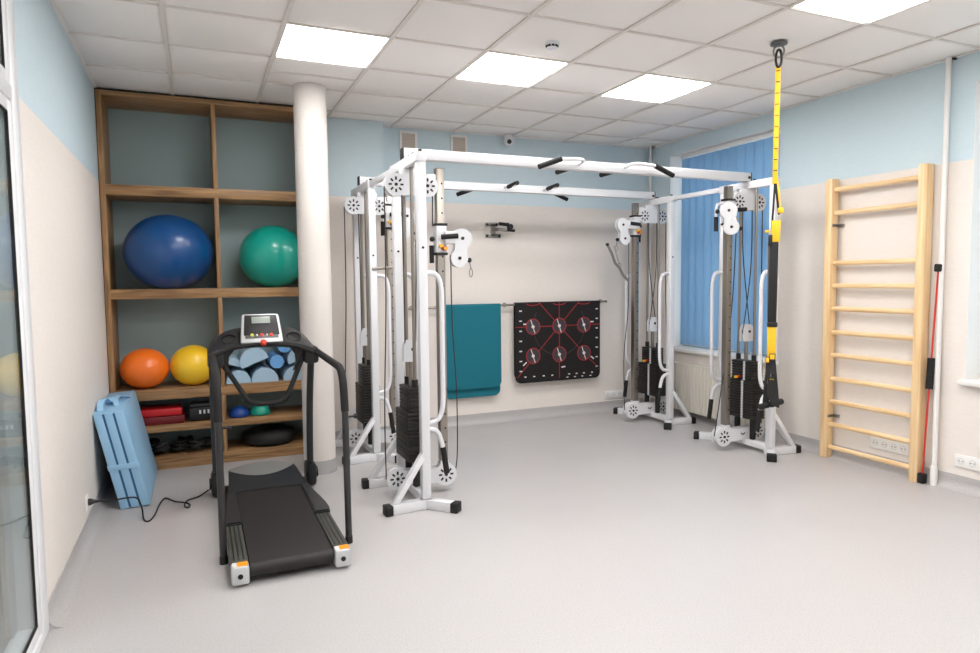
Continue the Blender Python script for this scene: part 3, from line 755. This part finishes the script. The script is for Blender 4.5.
PLATE = {}
def tower(P, s, cy, rear, carriage):
    X = lambda l: P + s*l
    fy, ry = cy-.27, cy+.27
    for y in (fy, ry):
        o = obj('post', span(P-PW/2, P+PW/2, y-PW/2, y+PW/2, .062, ZR0, .004), 'white_paint', MC)
        bm = B()
        for zz in (1.62,): cyl(bm, (P, y-PW/2-.004, zz), (P, y-PW/2, zz), .008, 10)
        obj('bolt', bm, 'black_plate', o)
    for q, y in ((-1, fy), (1, ry)):
        # V shaped foot
        pin, pout = V((X(.15), cy+q*.43, .031)), V((X(-.262), cy+q*.30, .031)); ap = V((P, y, .031))
        bm = B(); bar(bm, ap, pin, .06, .06, .004); bar(bm, ap, pout, .06, .06, .004); box(bm, (P, y, .031), (.066, .066, .06)); ft = obj('foot', bm, 'white_paint', MC)
        for p in (pin, pout):
            d = (p-ap).normalized(); bm = B(); bar(bm, p-d*.035, p+d*.012, .072, .062, .006)
            for v in bm.verts: v.co.z = max(v.co.z, .0005)
            obj('foot_cap', bm, 'black_rubber', ft)
        d = (pout-ap).normalized(); bm = B(); bar(bm, V((P, y, .34)) - d*.0 + V((0, 0, .02)), ap + d*.215 + V((0, 0, .02)), .035, .05, .004, up=(0, 1, 0)); obj('brace', bm, 'white_paint', MC)
        # U handle and dip grip on the inner side
        hz = (1.475, 1.445, .575, .545)
        obj('u_handle', tb(fillet([(X(.02), y, hz[0]-.01), (X(.095), y, hz[1]+.02), (X(.125), y, hz[1]-.06), (X(.125), y, hz[2]+.06), (X(.095), y, hz[3]), (X(.02), y, hz[3]-.01)], .06, 6), .0155, 12), 'white_paint', MC)
        g = obj('grip_arm', tb(fillet([(X(.02), y, .500), (X(.085), y, .485), (X(.112), y, .40), (X(.122), y, .34)], .05, 6), .0155, 12), 'white_paint', MC)
        obj('foam_grip', tb([(X(.118), y, .375), (X(.142), y, .205)], .0185, 12), 'black_foam', g)
    # side rails
    obj('base_rail', span(P-.03, P+.03, fy+.03, ry-.03, .035, .085, .004), 'white_paint', MC)
    tr = obj('top_rail', span(P-.032, P+.032, fy-.032, ry+.032, ZR0, ZR1, .004), 'white_paint', MC)
    bm = B()
    for y in (cy-.06, cy+.06, fy): cyl(bm, (P, y, ZR1), (P, y, ZR1+.016), .012, 10)
    obj('bolt', bm, 'black_plate', tr)
    # pulley plates
    tl, tr_ = (X(-.085), 2.030), (X(.125), 2.030)
    bl, br_ = (X(-.112), .134), (X(.222 if s > 0 else .252), .122)
    def top_out(off):
        o = blob(tl if s > 0 else tr_, .072, tr_ if s > 0 else tl, .072, .066, cy+off); return o
    o = plates(top_out, 'top_pulley_plate')
    bm = B(); box(bm, (X(.03), cy, 2.105), (.16, .052, .06), None, .004); box(bm, (X(.155), cy, 2.06), (.06, .05, .10), None, .004); obj('plate_bracket', bm, 'white_paint', o)
    o = plates(lambda off: blob(bl if s > 0 else br_, .072 if s > 0 else .080, br_ if s > 0 else bl, .076 if s > 0 else .072, .050, cy+off), 'base_pulley_plate')
    bm = B(); tube(bm, [V((X(.055)+.022*q/4, cy-.0345, .130-.006*math.cos(q*.8))) for q in range(-4, 5)], .0045, 6); obj('plate_emblem', bm, 'black_plate', o)
    for c, r in ((tl, .066), (tr_, .066), (bl, .066), (br_, .069)): pulley(c, r, cy, o)
    # chrome slide column with adjustment holes
    cx = X(.215)
    co = obj('slide_column', span(cx-.026, cx+.026, cy-.026, cy+.026, .19, 2.145, .003), 'chrome', MC)
    bm = B()
    for k in range(19): zz = .34+k*.095; cyl(bm, (cx+.008, cy-.0262, zz), (cx+.008, cy-.0275, zz), .0062, 8)
    obj('adjustment_holes', bm, 'dark_hole', co)
    obj('column_cap', span(cx-.028, cx+.028, cy-.028, cy+.028, 2.145, 2.15, .002), 'steel', co)
    bm = B(); box(bm, (cx, cy, .20), (.058, .058, .03), None, .004); box(bm, (cx-s*.01, cy, .165), (.05, .05, .06)); obj('column_foot', bm, 'white_paint', co)
    # guide rods and weight stack
    for q in (-1, 1):
        g = obj('guide_rod', tb([(P, cy+q*.085, .085), (P, cy+q*.085, ZR0)], .0115, 12), 'chrome', MC)
        bm = B(); cyl(bm, (P, cy+q*.085, .090), (P, cy+q*.085, .262), .024, 14); obj('buffer', bm, 'black_rubber', g)
        bm = B(); cyl(bm, (P, cy+q*.085, .737), (P, cy+q*.085, .785), .020, 12); obj('bushing', bm, 'black_plastic', g)
    for nm, n0, zb, L, Wd in (('lower', 14, .262, .285, .138), ('upper', 7, .262+14*.0226, .215, .100)):
        for k in range(n0):
            c = V((P, cy, zb+k*.0226+.0105))
            if nm in PLATE: inst(PLATE[nm], c, MC)
            else: PLATE[nm] = obj('weight_plate', bx(c, (Wd, L, .0195), .0025), 'black_plate', MC)
    sp = obj('selector_rod', tb([(P, cy, .73), (P, cy, .90)], .016, 12), 'chrome', MC)
    bm = B(); tube(bm, [(X(.073), cy-.035, .262), (X(.073), cy-.035, .575)], .007, 8); tube(bm, [(X(.054), cy-.035, .575), (X(.054), cy-.035, .735)], .007, 8)
    for k in range(21): cyl(bm, (X(.073 if k < 14 else .054), cy-.035, .262+k*.0226+.003), (X(.073 if k < 14 else .054), cy-.035, .262+k*.0226+.017), .0105, 10)
    obj('selector_chain', bm, 'silver', sp)
    bm = B(); cyl(bm, (X(.05), cy+.02, .60), (X(.075), cy+.02, .60), .013, 12); pin = obj('selector_pin', bm, 'pin_red', MC)
    bm = B(); cyl(bm, (X(.076), cy+.02, .60), (X(.100), cy+.02, .60), .011, 12); obj('pin_knob', bm, 'pin_yellow', pin)
    # moving pulley block above the stack
    bm = B()
    for q in (-1, 1):
        prism(bm, [V((P+.052*a, cy+q*.02-.004, .895+.14*b)) for a, b in [(-1, 0), (1, 0), (1, .6), (.92, .78), (.7, .92), (.35, 1), (-.35, 1), (-.7, .92), (-.92, .78), (-1, .6)]], (0, .008, 0))
    box(bm, (P, cy, .90), (.085, .04, .012)); pb = obj('pulley_block', bm, 'white_paint', MC)
    bm = B(); cyl(bm, (P+.008, cy-.030, .975), (P+.008, cy+.030, .975), .011, 10); lathe(bm, [(0, -.012), (.036, -.012), (.03, 0), (.036, .012), (0, .012)], (P, cy, .975), 20, 'y'); obj('block_axle', bm, 'black_plate', pb)
    # carriage on the column
    zc, swing = carriage
    ca = obj('carriage_sleeve', span(cx-.036, cx+.036, cy-.036, cy+.036, zc-.088, zc+.088, .006), 'white_paint', MC)
    for q in (-1, 1): obj('sleeve_collar', bx((cx, cy, zc+q*.096), (.082, .082, .016), .003), 'black_plate', ca)
    obj('carriage_handle', tb([(cx - s*.005 if swing else cx-s*.01, cy-.062, zc+.012), (cx + (s*.10 if not swing else -s*.12), cy-.070, zc+.020)], .0165, 12), 'black_foam', ca)
    bm = B(); cyl(bm, (cx-.012, cy-.036, zc-.045), (cx-.012, cy-.062, zc-.045), .012, 12); po = obj('pop_pin', bm, 'pin_yellow', ca)
    bm = B(); cyl(bm, (cx+.010, cy-.036, zc-.062), (cx+.010, cy-.075, zc-.062), .015, 12); obj('pin_knob', bm, 'pin_red', po)
    bm = B(); cyl(bm, (cx+.010, cy-.0755, zc-.062), (cx+.010, cy-.079, zc-.062), .010, 12); obj('pin_cap', bm, 'pin_yellow', po)
    # grab bar behind the sleeve
    gx = cx - s*.055 if not swing else cx + s*.115
    g = obj('grab_arm', tb(fillet([(cx, cy+.03, zc+.07), (gx, cy+.01, zc+.06), (gx, cy+.01, zc-.05)], .04, 5), .011, 10), 'white_paint', ca) if swing else ca
    obj('grab_grip', tb([(gx, cy+.01, zc-.04), (gx, cy+.01, zc-.155)], .0155, 12), 'black_foam', ca)
    bm = B(); lathe(bm, [(0, -.018), (.013, -.013), (.018, 0), (.013, .013), (0, .018)], (gx, cy-.005, zc+.0), 14); obj('cable_stop', bm, 'black_rubber', ca)
    # swivel arm: two lobed plates with two small pulleys
    if swing: ox, yy = cx + s*.045, cy-.085
    else: ox, yy = cx + s*(.135 if s > 0 else .185), cy-.045
    c1, c2 = (ox, zc+.005), (ox - s*.022, zc-.125)
    bm = B()
    for q in (-1, 1): prism(bm, blob(c1, .066, c2, .060, .044, yy+q*.016-.004), (0, .008, 0))
    if not swing: box(bm, (cx+s*.07, cy-.04, zc+.01), (.11, .045, .08), None, .006)
    else: box(bm, (cx, cy-.055, zc), (.05, .05, .08), None, .006)
    def turn(b):
        if swing and s < 0:
            R = Matrix.Rotation(math.radians(-32), 3, 'Z'); o_ = V((cx, cy-.06, 0))
            for v in b.verts: v.co = R @ (v.co-o_) + o_
    turn(bm); sw = obj('swivel_arm', bm, 'white_paint', ca)
    bm = B()
    for cc in (c1, c2):
        cyl(bm, (cc[0], yy-.026, cc[1]), (cc[0], yy+.026, cc[1]), .0115, 10)
        lathe(bm, [(0, -.010), (.048, -.010), (.04, 0), (.048, .010), (0, .010)], (cc[0], yy, cc[1]), 24, 'y')
    turn(bm); obj('swivel_pulleys', bm, 'black_plate', sw)
    tip = V((c2[0] + s*.075 if not swing else c2[0]-s*.072, yy, c2[1]-.012))
    bm = B(); lathe(bm, [(0, -.018), (.013, -.013), (.018, 0), (.013, .013), (0, .018)], tip, 14); st = obj('cable_ball', bm, 'black_rubber', MC)
    hk = tip + V((s*.012 if not swing else 0, 0, -.055)); bm = B()
    tube(bm, [tip, hk], .004, 6); tube(bm, [hk + V((.011*math.sin(a*PI/8), 0, -.028+.028*math.cos(a*PI/8))) for a in range(16)], .0032, 6, True); obj('carabiner', bm, 'chrome', st)
    # cables
    yc = cy
    def cab(pts): obj('cable', tb(spline(pts, 5), .0042, 6), 'cable', MC)
    xo = tl[0]-s*.068
    cab([(xo, yc, 2.02), (xo-s*.004, yc, 1.3), (bl[0]-s*.068, yc, .6), (bl[0]-s*.068, yc, .13)])
    cab([(X(-.04), yc, 2.02), (X(-.036), yc, 1.5), (P-.036, yc, .99)]); cab([(P+.036, yc, .99), (X(.05), yc, 1.6), (X(.06), yc, 2.02)])
    if not swing:
        cab([(c2[0]-s*.055, yy, c2[1]+.02), (c2[0]-s*.052, yy, 1.15), (c2[0]-s*.02, yy+.02, .70), (br_[0]+s*.092, yc-.01, .28), (br_[0]+s*.080, yc, .13)])
    else:
        cab([(cx-s*.055, yy+.05, zc-.12), (cx-s*.045, cy, 1.1), (br_[0]+s*.075, yc, .13)])
    cab([(cx-s*.045, cy+.005, 2.0), (cx-s*.048, cy+.005, zc+.10)])

PL, PR = 1.270, 4.157
tower(PL, 1, CY[0], False, (1.690, False))
tower(PL, 1, CY[1], True, (1.950, False))
obj('storage_peg', tb([(PL-.01, CY[1]-.305, 1.515), (PL+.20, CY[1]-.27, 1.53)], .011, 10), 'chrome', MC)
tower(PR, -1, CY[0], False, (1.945, True))
tower(PR, -1, CY[1], True, (1.930, False))
for k, cy in enumerate(CY):
    q = -1 if k == 0 else 1
    be = obj('cross_beam', span(PL-.03, PR-.008, cy-.032, cy+.032, ZR1+.001, ZR1+.068, .004), 'white_paint', MC)
    for xx in (PL-.033, PR-.005): obj('beam_cap', span(xx-.004, xx+.004, cy-.034, cy+.034, ZR1+.001, ZR1+.070, .002), 'black_plastic', be)
    bm = B()
    for xx in (PL+.03, PR-.03): cyl(bm, (xx, cy-.032, ZR1+.03), (xx, cy-.040, ZR1+.03), .011, 10)
    obj('bolt', bm, 'black_plate', be)
    for s in (-1, 1):
        yo = cy+q*.13 if k == 0 else cy+q*.18
        a = obj('pull_up_tube', tb(fillet([(XM+s*.20, cy+q*.02, 2.235), (XM+s*.20, yo, 2.250), (XM+s*.40, yo, 2.245), (XM+s*.56, yo+.005, 2.185)], .05, 5), .0125, 10), 'white_paint', MC)
        obj('foam_grip', tb([(XM+s*.395, yo, 2.244), (XM+s*.565, yo+.005, 2.182)], .0185, 12), 'black_foam', a)
        a = obj('pull_up_tube', tb([(XM+s*.195, cy-q*.02, 2.232), (XM+s*.195, cy-q*.27, 2.226)], .0125, 10), 'white_paint', MC)
        g = obj('foam_grip', tb([(XM+s*.195, cy-q*.10, 2.230), (XM+s*.195, cy-q*.28, 2.226 if k == 0 else 2.240)], .0185, 12), 'black_foam', a)
for P in (PL, PR): obj('connector_bar', span(P-.018, P+.018, CY[0]+.302, CY[1]-.302, 2.150, 2.190, .004), 'white_paint', MC)

# bent curl bar hanging on the far right tower
cb = thing('curl_bar', (3.64, 5.28, 1.40), 'short grey bent curl bar hanging from the far right tower', 'handle bar')
obj('bar', tb(fillet([(3.530, 5.28, 1.735), (3.585, 5.28, 1.64), (3.615, 5.28, 1.56), (3.665, 5.28, 1.525), (3.70, 5.28, 1.455), (3.765, 5.28, 1.40)], .03, 4), .0125, 12), 'steel', cb)
obj('end_plug', tb([(3.522, 5.28, 1.749), (3.532, 5.28, 1.731)], .015, 12), 'black_rubber', cb)
bm = B(); tube(bm, [V((3.665+.016*math.cos(a*PI/8), 5.28, 1.548+.016*math.sin(a*PI/8))) for a in range(16)], .004, 6, True); obj('swivel_ring', bm, 'chrome', cb)
bm = B()
for k in range(9):
    c = V((3.664 - .001*k, 5.292+.008*k, 1.566 + .0195*k)); tube(bm, [c + (V((.007*math.cos(a*PI/5), 0, .013*math.sin(a*PI/5))) if k % 2 else V((0, .007*math.cos(a*PI/5), .013*math.sin(a*PI/5)))) for a in range(10)], .0022, 5, True)
obj('chain', bm, 'steel', cb)

# ------------------------------------------------------------------ suspension trainer
tx, ty = 3.27, 3.066
sd = V((tx, ty, 0)).normalized(); sr = V((sd.y, -sd.x, 0))      # faces the room diagonal
tr = thing('suspension_trainer', (tx, ty, .59), 'yellow and black suspension straps hanging from the ceiling near wall bars', 'suspension trainer')
an = thing('ceiling_anchor', (tx, ty, ZC), 'round metal ceiling hook holding the yellow suspension strap', 'hook')
bm = B(); lathe(bm, [(0, 0), (.050, 0), (.048, -.008), (.012, -.014), (0, -.014)], (tx, ty, ZC-.008), 24); obj('anchor_plate', bm, 'mid_grey', an)
bm = B(); tube(bm, [V((tx, ty, ZC-.055)) + sr*.030*math.cos(a*PI/10) + V((0, 0, .036*math.sin(a*PI/10))) for a in range(20)], .0055, 8, True); obj('eye_ring', bm, 'steel', an)
def strap(name, p0, p1, w_, m, par=tr, th=.004):
    b = B(); p0, p1 = V(p0), V(p1); d = (p1-p0).normalized(); sx = sr; nz = sx.cross(d)
    box(b, (p0+p1)/2, (w_, th, (p1-p0).length), Matrix((sx, nz, d)).transposed(), .001); return obj(name, b, m, par)
def at(dx, z, dy=0): return V((tx, ty, 0)) + sr*dx + sd*dy + V((0, 0, z))
bm = B(); tube(bm, [at(.016*math.cos(a*PI/10), 2.735+.052*math.sin(a*PI/10)) for a in range(20)], .0075, 8, True); obj('carabiner', bm, 'black_plastic', tr)
st = strap('anchor_strap', at(-.002, 2.69), at(-.008, 1.985), .030, 'strap_yellow')
for k in range(10): strap('stitching', at(-.002-.0006*k, 2.665-.066*k), at(-.002-.0006*k, 2.659-.066*k), .024, 'strap_black', st, .0052)
strap('adjuster_strap', at(-.008, 1.99), at(-.022, 1.68), .012, 'strap_black', tr, .006)
strap('adjuster_strap', at(-.004, 1.99), at(.018, 1.80), .014, 'strap_black', tr, .006)
strap('strap_end', at(.006, 2.0), at(.024, 1.83), .012, 'strap_yellow'); obj('pull_tab', bx(at(.027, 1.825), (.03, .03, .035), .008), 'strap_yellow', tr)
lp = strap('equalizer_loop', at(.004, 1.765), at(.000, 1.635), .052, 'strap_yellow', tr, .012)
obj('loop_tab', bx(at(-.046, 1.70), (.022, .022, .018), .004), 'strap_yellow', lp)
obj('cam_buckle', bx(at(-.028, 1.645), (.024, .024, .07), .004, Matrix((sr, sd, V((0, 0, 1)))).transposed()), 'black_plastic', tr)
strap('main_strap', at(-.006, 1.645), at(-.010, 1.12), .050, 'strap_black', tr, .010)
strap('second_strap', at(-.030, 1.63, .015), at(-.024, 1.13, .015), .026, 'mid_grey', tr, .005)
bk = obj('cam_buckle', bx(at(-.008, 1.125), (.060, .022, .030), .004, Matrix((sr, sd, V((0, 0, 1)))).transposed()), 'black_plastic', tr)
strap('lower_strap', at(-.010, 1.12), at(-.010, .925), .050, 'strap_yellow', tr, .010)
for dx, z_, w_ in ((-.004, .925, .036), (-.031, .905, .024)):
    o = obj('buckle_frame', bx(at(dx, z_), (w_, .022, .042), .004, Matrix((sr, sd, V((0, 0, 1)))).transposed()), 'black_plastic', tr)
    obj('buckle_label', bx(at(dx, z_, -.0125), (w_*.72, .003, .030), .001, Matrix((sr, sd, V((0, 0, 1)))).transposed()), 'strap_yellow', o)
for dx0, dx1, zz in ((-.030, -.050, .60), (-.016, -.028, .60), (.006, .034, .62), (-.008, .012, .62)):
    strap('webbing', at(dx0, .91), at(dx1, zz), .017, 'strap_black', tr, .006)
for dx, zz, q in ((-.040, .612, -.01), (.024, .628, .012)):
    obj('foam_handle', tb([at(dx-.030, zz, q-.035), at(dx+.030, zz+.012, q+.035)], .019, 14), 'black_foam', tr)
b = B(); prism(b, [at(-.026, .80, -.015), at(.008, .80, -.02), at(.040, .66, -.03), at(.040, .61, -.03), at(-.004, .625, -.03), at(-.03, .69, -.02)], sd*.03); obj('foot_cradle', b, 'black_rubber', tr)
b = B(); prism(b, [at(-.052, .73, .02), at(-.02, .76, .02), at(-.02, .64, .02), at(-.055, .60, .02)], sd*.02); obj('foot_cradle', b, 'black_rubber', tr)
b = B(); box(b, at(-.012, .786, -.020), (.006, .006, .005)); box(b, at(.002, .786, -.023), (.006, .006, .005)); obj('rivet', b, 'pin_yellow', tr)

# ------------------------------------------------------------------ wall bars
wb = thing('wall_bars', (4.51, 3.35, 0), 'tall light wooden wall bars ladder fixed to the right wall', 'wall bars')
px0, px1 = 4.475, XR-.022
for y in (2.965, 3.688):
    o = obj('side_post', span(px0, px1, y-.030, y+.030, .0, 2.165, .006), 'pine', wb)
for zz in (.085, .265, .445, .625, .81, .988, 1.17, 1.348, 1.522, 1.905, 2.082):
    bm = B(); tube(bm, [(px0+.040, 2.97, zz), (px0+.040, 3.705, zz)], .0185, 14)
    for v in bm.verts: v.co.x = (v.co.x-(px0+.040))*.8+px0+.040
    obj('rung', bm, 'pine_h', wb)
for y in (3.688,):
    for zz in (.33, 1.81):
        b = B(); box(b, (XR-.011, y-.045, zz), (.022, .05, .022)); box(b, (px1-.03, y-.032, zz), (.07, .003, .022)); br = obj('wall_bracket', b, 'steel', wb)
        b = B()
        for q in (-.02, .0, .02): cyl(b, (px1-.03+q, y-.0335, zz), (px1-.03+q, y-.0365, zz), .004, 8)
        obj('screw', b, 'dark_hole', br)

fx = thing('flexible_bar', (4.505, 2.915, 0), 'red flexible bar with black foam grip leaning by wall bars', 'exercise bar')
p0, p1 = V((4.500, 2.915, .012)), V((4.515, 2.862, 1.495)); dd = p1-p0
obj('rod', tb([p0, p1], .006, 10), 'red_stick', fx)
def fseg(name, a, b_, w_): 
    b = B(); bar(b, p0+dd*a, p0+dd*b_, w_, w_, .008); obj(name, b, 'black_foam', fx)
fseg('end_weight', -.006, .040, .046); fseg('end_weight', .965, 1.0, .040)
obj('foam_grip', tb([p0+dd*.435, p0+dd*.575], .022, 14), 'black_foam', fx)

# ------------------------------------------------------------------ radiator
rd = thing('radiator', (4.50, 4.95, .05), 'white ribbed panel radiator under the blue blind', 'radiator')
ry0, ry1, rz0, rz1 = 4.35, 5.56, .085, .56
bm = B(); prof = []
n = int((ry1-ry0)/.045)
for k in range(n):
    y = ry0 + (ry1-ry0)*k/n; st_ = (ry1-ry0)/n
    prof += [(4.462, y), (4.462, y+st_*.55), (4.478, y+st_*.66), (4.478, y+st_*.90)]
prof += [(4.462, ry1), (4.485, ry1), (4.485, ry0)]
prism(bm, [V((a, b, rz0)) for a, b in prof], (0, 0, rz1-rz0)); obj('ribbed_panel', bm, 'radiator', rd)
bm = B(); box(bm, (4.512, (ry0+ry1)/2, rz1-.004), (.095, ry1-ry0, .012), None, .003)
for q in (ry0, ry1): box(bm, (4.512, q, (rz0+rz1)/2), (.095, .008, rz1-rz0), None, .002)
obj('casing', bm, 'radiator', rd)
bm = B()
for k in range(24): box(bm, (4.515, ry0+.05+k*.048, rz1+.0025), (.06, .02, .002))
obj('top_grille', bm, 'vent_beige', rd)
for q in (ry0+.15, ry1-.15): obj('wall_bracket', span(4.555, XR-.0005, q-.015, q+.015, .12, .5), 'radiator', rd)
obj('valve_pipe', tb(fillet([(4.50, ry0+.03, rz0), (4.50, ry0+.03, .04), (4.54, ry0+.03, .0)], .03), .009, 8), 'trim_white', rd)

# ------------------------------------------------------------------ back wall: rail, mats, bracket, vents, camera
RY = YB-.075
rl = thing('wall_rail', (3.0, YB, 1.18), 'thin chrome wall rail carrying two exercise mats', 'rail')
def rz(x): return 1.166+.018*(x-2.03)/1.98
obj('rail_tube', tb([(1.80, RY, rz(1.80)), (3.965, RY, rz(3.965))], .0105, 14), 'chrome', rl)
for x in (1.85, 2.815, 3.945):
    o = obj('rail_bracket', tb([(x, RY, rz(x)), (x, YB-.004, rz(x))], .008, 10), 'chrome', rl)
    bm = B(); cyl(bm, (x, YB-.008, rz(x)), (x, YB-.0005, rz(x)), .022, 16); obj('flange', bm, 'chrome', o)
bm = B(); cyl(bm, (3.962, RY, rz(3.96)), (3.978, RY, rz(3.96)), .014, 12); obj('end_knob', bm, 'chrome', rl)

def draped(name, x0, x1, zf, zb, th, m, label, cat, crn=.06):
    zc = rz((x0+x1)/2); r0 = .0112
    t = thing(name, ((x0+x1)/2, RY, zf), label, cat)
    bm = B()
    prism(bm, rrect(x0, x1, zf, zc, crn, RY-r0-th, (1, 1, 0, 0)), (0, th, 0)); obj('front_flap', bm, m, t)
    bm = B(); prism(bm, rrect(x0, x1, zb, zc, crn, RY+r0, (1, 1, 0, 0)), (0, th, 0)); obj('rear_flap', bm, m, t)
    bm = B(); o = []
    for k in range(13): a = PI*k/12; o.append(V((x0, RY+(r0+th)*math.cos(a), zc+(r0+th)*math.sin(a))))
    for k in range(13): a = PI-PI*k/12; o.append(V((x0, RY+r0*math.cos(a), zc+r0*math.sin(a))))
    prism(bm, o, (x1-x0, 0, 0)); obj('top_fold', bm, m, t)
    return t, RY-r0-th
draped('exercise_mat', 2.150, 2.735, .368, .280, .010, 'teal_mat', 'plain teal exercise mat folded over the wall rail', 'exercise mat')
t, yf = draped('exercise_mat', 2.892, 3.885, .382, .42, .006, 'black_mat', 'black exercise mat with red target print over the wall rail', 'exercise mat')
mx0, mx1, mz0, mz1 = 2.892, 3.885, .382, 1.19
def P2(fx_, fz): return (mx0+(mx1-mx0)*fx_, mz1-(mz1-mz0)*fz)
cols, rows_ = (.20, .505, .80), (.015, .30, .665)
def line(bm, a, b, w_=.007, y=yf-.0006):
    a, b = P2(*a), P2(*b); bar(bm, (a[0], y, a[1]), (b[0], y, b[1]), w_, .0008, 0, up=(0, 1, 0))
bm = B()
for a, b in (((0.0, .30), (1.0, .30)), ((.505, 0), (.505, .97)), ((.27, .0), (.505, .30)), ((.505, .30), (.80, .665)), ((.505, .30), (.02, .93)), ((.505, .30), (.74, 0)), ((.80, .665), (.97, .86))): line(bm, a, b)
obj('red_line_print', bm, 'print_red', t)
bm = B(); c = P2(.505, .30); tube(bm, [V((c[0]+.30*math.cos(a), yf-.0004, c[1]+.30*math.sin(a))) for a in [PI*.84+k*PI*1.32/40 for k in range(41)]], .0022, 4)
obj('faint_ring_print', bm, 'print_faint', t)
for fx_ in cols:
    for fz in rows_[1:]:
        c = P2(fx_, fz)
        bm = B(); cyl(bm, (c[0], yf-.0012, c[1]), (c[0], yf, c[1]), .080, 28); o = obj('target_print', bm, 'print_grey', t)
        bm = B(); tube(bm, [V((c[0]+.078*math.cos(a*PI/14), yf-.0014, c[1]+.078*math.sin(a*PI/14))) for a in range(28)], .0045, 5, True)
        for a in range(3): bar(bm, (c[0]-.012+a*.018, yf-.0014, c[1]-.06), (c[0]-.010+a*.018, yf-.0014, c[1]-.048), .008, .001, 0, up=(0, 1, 0))
        obj('target_ring', bm, 'print_red', o)
        bm = B(); bar(bm, (c[0]-.025, yf-.0016, c[1]+.068), (c[0]+.022, yf-.0016, c[1]-.068), .008, .001, 0, up=(0, 1, 0)); cyl(bm, (c[0], yf-.0025, c[1]), (c[0], yf-.001, c[1]), .017, 14); obj('needle_print', bm, 'print_white', o)
    c = P2(fx_, .0); bm = B(); tube(bm, [V((c[0]+.07*math.cos(a), yf-.0006, c[1]-.008+.02*math.sin(a))) for a in [PI+k*PI/12 for k in range(13)]], .0045, 5); obj('target_ring', bm, 'print_red', t)
bm = B()
for k in range(7):
    line(bm, (.045, .10+k*.125), (.075, .10+k*.125), .012); line(bm, (.945, .10+k*.125), (.972, .10+k*.125), .012)
for fx_ in (.10, .20, .31, .41, .61, .70, .79, .89): line(bm, (fx_, .925), (fx_+.022, .925), .011)
for fx_ in (.59, .68, .77, .87): line(bm, (fx_, .965), (fx_+.022, .965), .009)
for a, b in (((.09, .265), (.13, .265)), ((.88, .265), (.92, .265)), ((.53, .83), (.575, .825)), ((.085, .78), (.125, .74)), ((.885, .715), (.925, .75))): line(bm, a, b, .013)
obj('white_mark_print', bm, 'print_white', t)

wbk = thing('wall_bracket', (2.72, YB, 1.91), 'steel wall bracket with black rollers above the mats', 'bracket')
b = B(); y = YB-.006
for zz in (1.965, 1.853): box(b, (2.685+(.015 if zz < 1.9 else 0), y, zz), (.165 if zz < 1.9 else .14, .010, .040), None, .003)
box(b, (2.70, y, 1.91), (.050, .010, .12), None, .002); pl = obj('mount_plate', b, 'steel', wbk)
for x, zz in ((2.635, 1.965), (2.735, 1.965), (2.632, 1.853), (2.765, 1.853)): obj('bolt', tb([(x, y-.005, zz), (x, y-.012, zz)], .011, 10), 'dark_hole', pl)
obj('arm', tb([(2.70, y, 1.915), (2.72, y-.10, 1.91), (2.79, y-.13, 1.900)], .016, 10), 'steel', wbk)
obj('roller', tb([(2.70, y-.14, 1.962), (2.80, y-.15, 1.955)], .017, 12), 'black_foam', wbk); obj('roller', tb([(2.80, y-.11, 1.905), (2.875, y-.13, 1.90)], .014, 12), 'black_foam', wbk)
bm = B(); lathe(bm, [(0, -.02), (.027, -.02), (.027, .02), (0, .02)], (2.818, y-.14, 1.935), 20, 'y'); obj('hub', bm, 'black_plastic', wbk)

for x0, x1, lb in ((1.765, 1.935, 'white framed air vent high on back wall, left of the pair'), (2.265, 2.435, 'white framed air vent high on back wall, nearer the camera')):
    v = thing('air_vent', ((x0+x1)/2, YB, 2.62), lb, 'vent', 'air vents high on the back wall'); z0, z1 = 2.585, 2.80
    bm = B()
    for q in ((x0, x0+.022, z0, z1), (x1-.022, x1, z0, z1), (x0+.022, x1-.022, z0, z0+.022), (x0+.022, x1-.022, z1-.022, z1)): box(bm, ((q[0]+q[1])/2, YB-.008, (q[2]+q[3])/2), (q[1]-q[0], .016, q[3]-q[2]))
    obj('frame', bm, 'trim_white', v)
    s0 = None
    for k in range(12):
        c = V(((x0+x1)/2, YB-.007, z0+.032+k*.0138))
        if s0 is None: s0 = obj('louvre', bx(c, (x1-x0-.044, .010, .010), 0, Matrix.Rotation(.5, 3, 'X')), 'vent_beige', v)
        else: inst(s0, c, v)
    obj('back_plate', span(x0+.02, x1-.02, YB-.002, YB-.0003, z0+.02, z1-.02), 'vent_beige', v)

sc = thing('security_camera', (2.845, YB-.06, 2.78), 'small white security camera with black lens under the ceiling', 'camera')
bm = B(); lathe(bm, [(0, 0), (.046, 0), (.046, -.02), (.038, -.03), (0, -.03)], (2.845, YB-.07, ZC-.001), 24); obj('mount', bm, 'white_paint', sc)
bm = B(); ball(bm, (2.845, YB-.085, ZC-.058), .054, 1, 16); obj('housing', bm, 'white_paint', sc, smooth=60)
bm = B(); d = V((-.35, -.85, -.32)).normalized(); c = V((2.845, YB-.085, ZC-.060)); tube(bm, [c+d*.035, c+d*.057], .022, 18); obj('lens', bm, 'black_plastic', sc)

sm = thing('smoke_detector', (2.006, 3.593, ZC-.03), 'small round white smoke detector on a ceiling tile', 'smoke detector')
bm = B(); lathe(bm, [(0, 0), (.045, 0), (.045, -.010), (.034, -.013), (.034, -.024), (0, -.024)], (2.006, 3.593, ZC+.002), 28); obj('base', bm, 'white_paint', sm)
bm = B(); lathe(bm, [(0, -.028), (.032, -.028), (.036, -.032), (.028, -.038), (0, -.040)], (2.006, 3.593, ZC+.002), 28); obj('cap', bm, 'white_paint', sm)
bm = B()
for k in range(10):
    a = k*PI/5; box(bm, (2.006+.034*math.cos(a), 3.593+.032*math.sin(a), ZC-.022), (.013, .009, .010), Matrix.Rotation(a+PI/2, 3, 'Z'))
obj('sensor_slot', bm, 'dark_hole', sm)
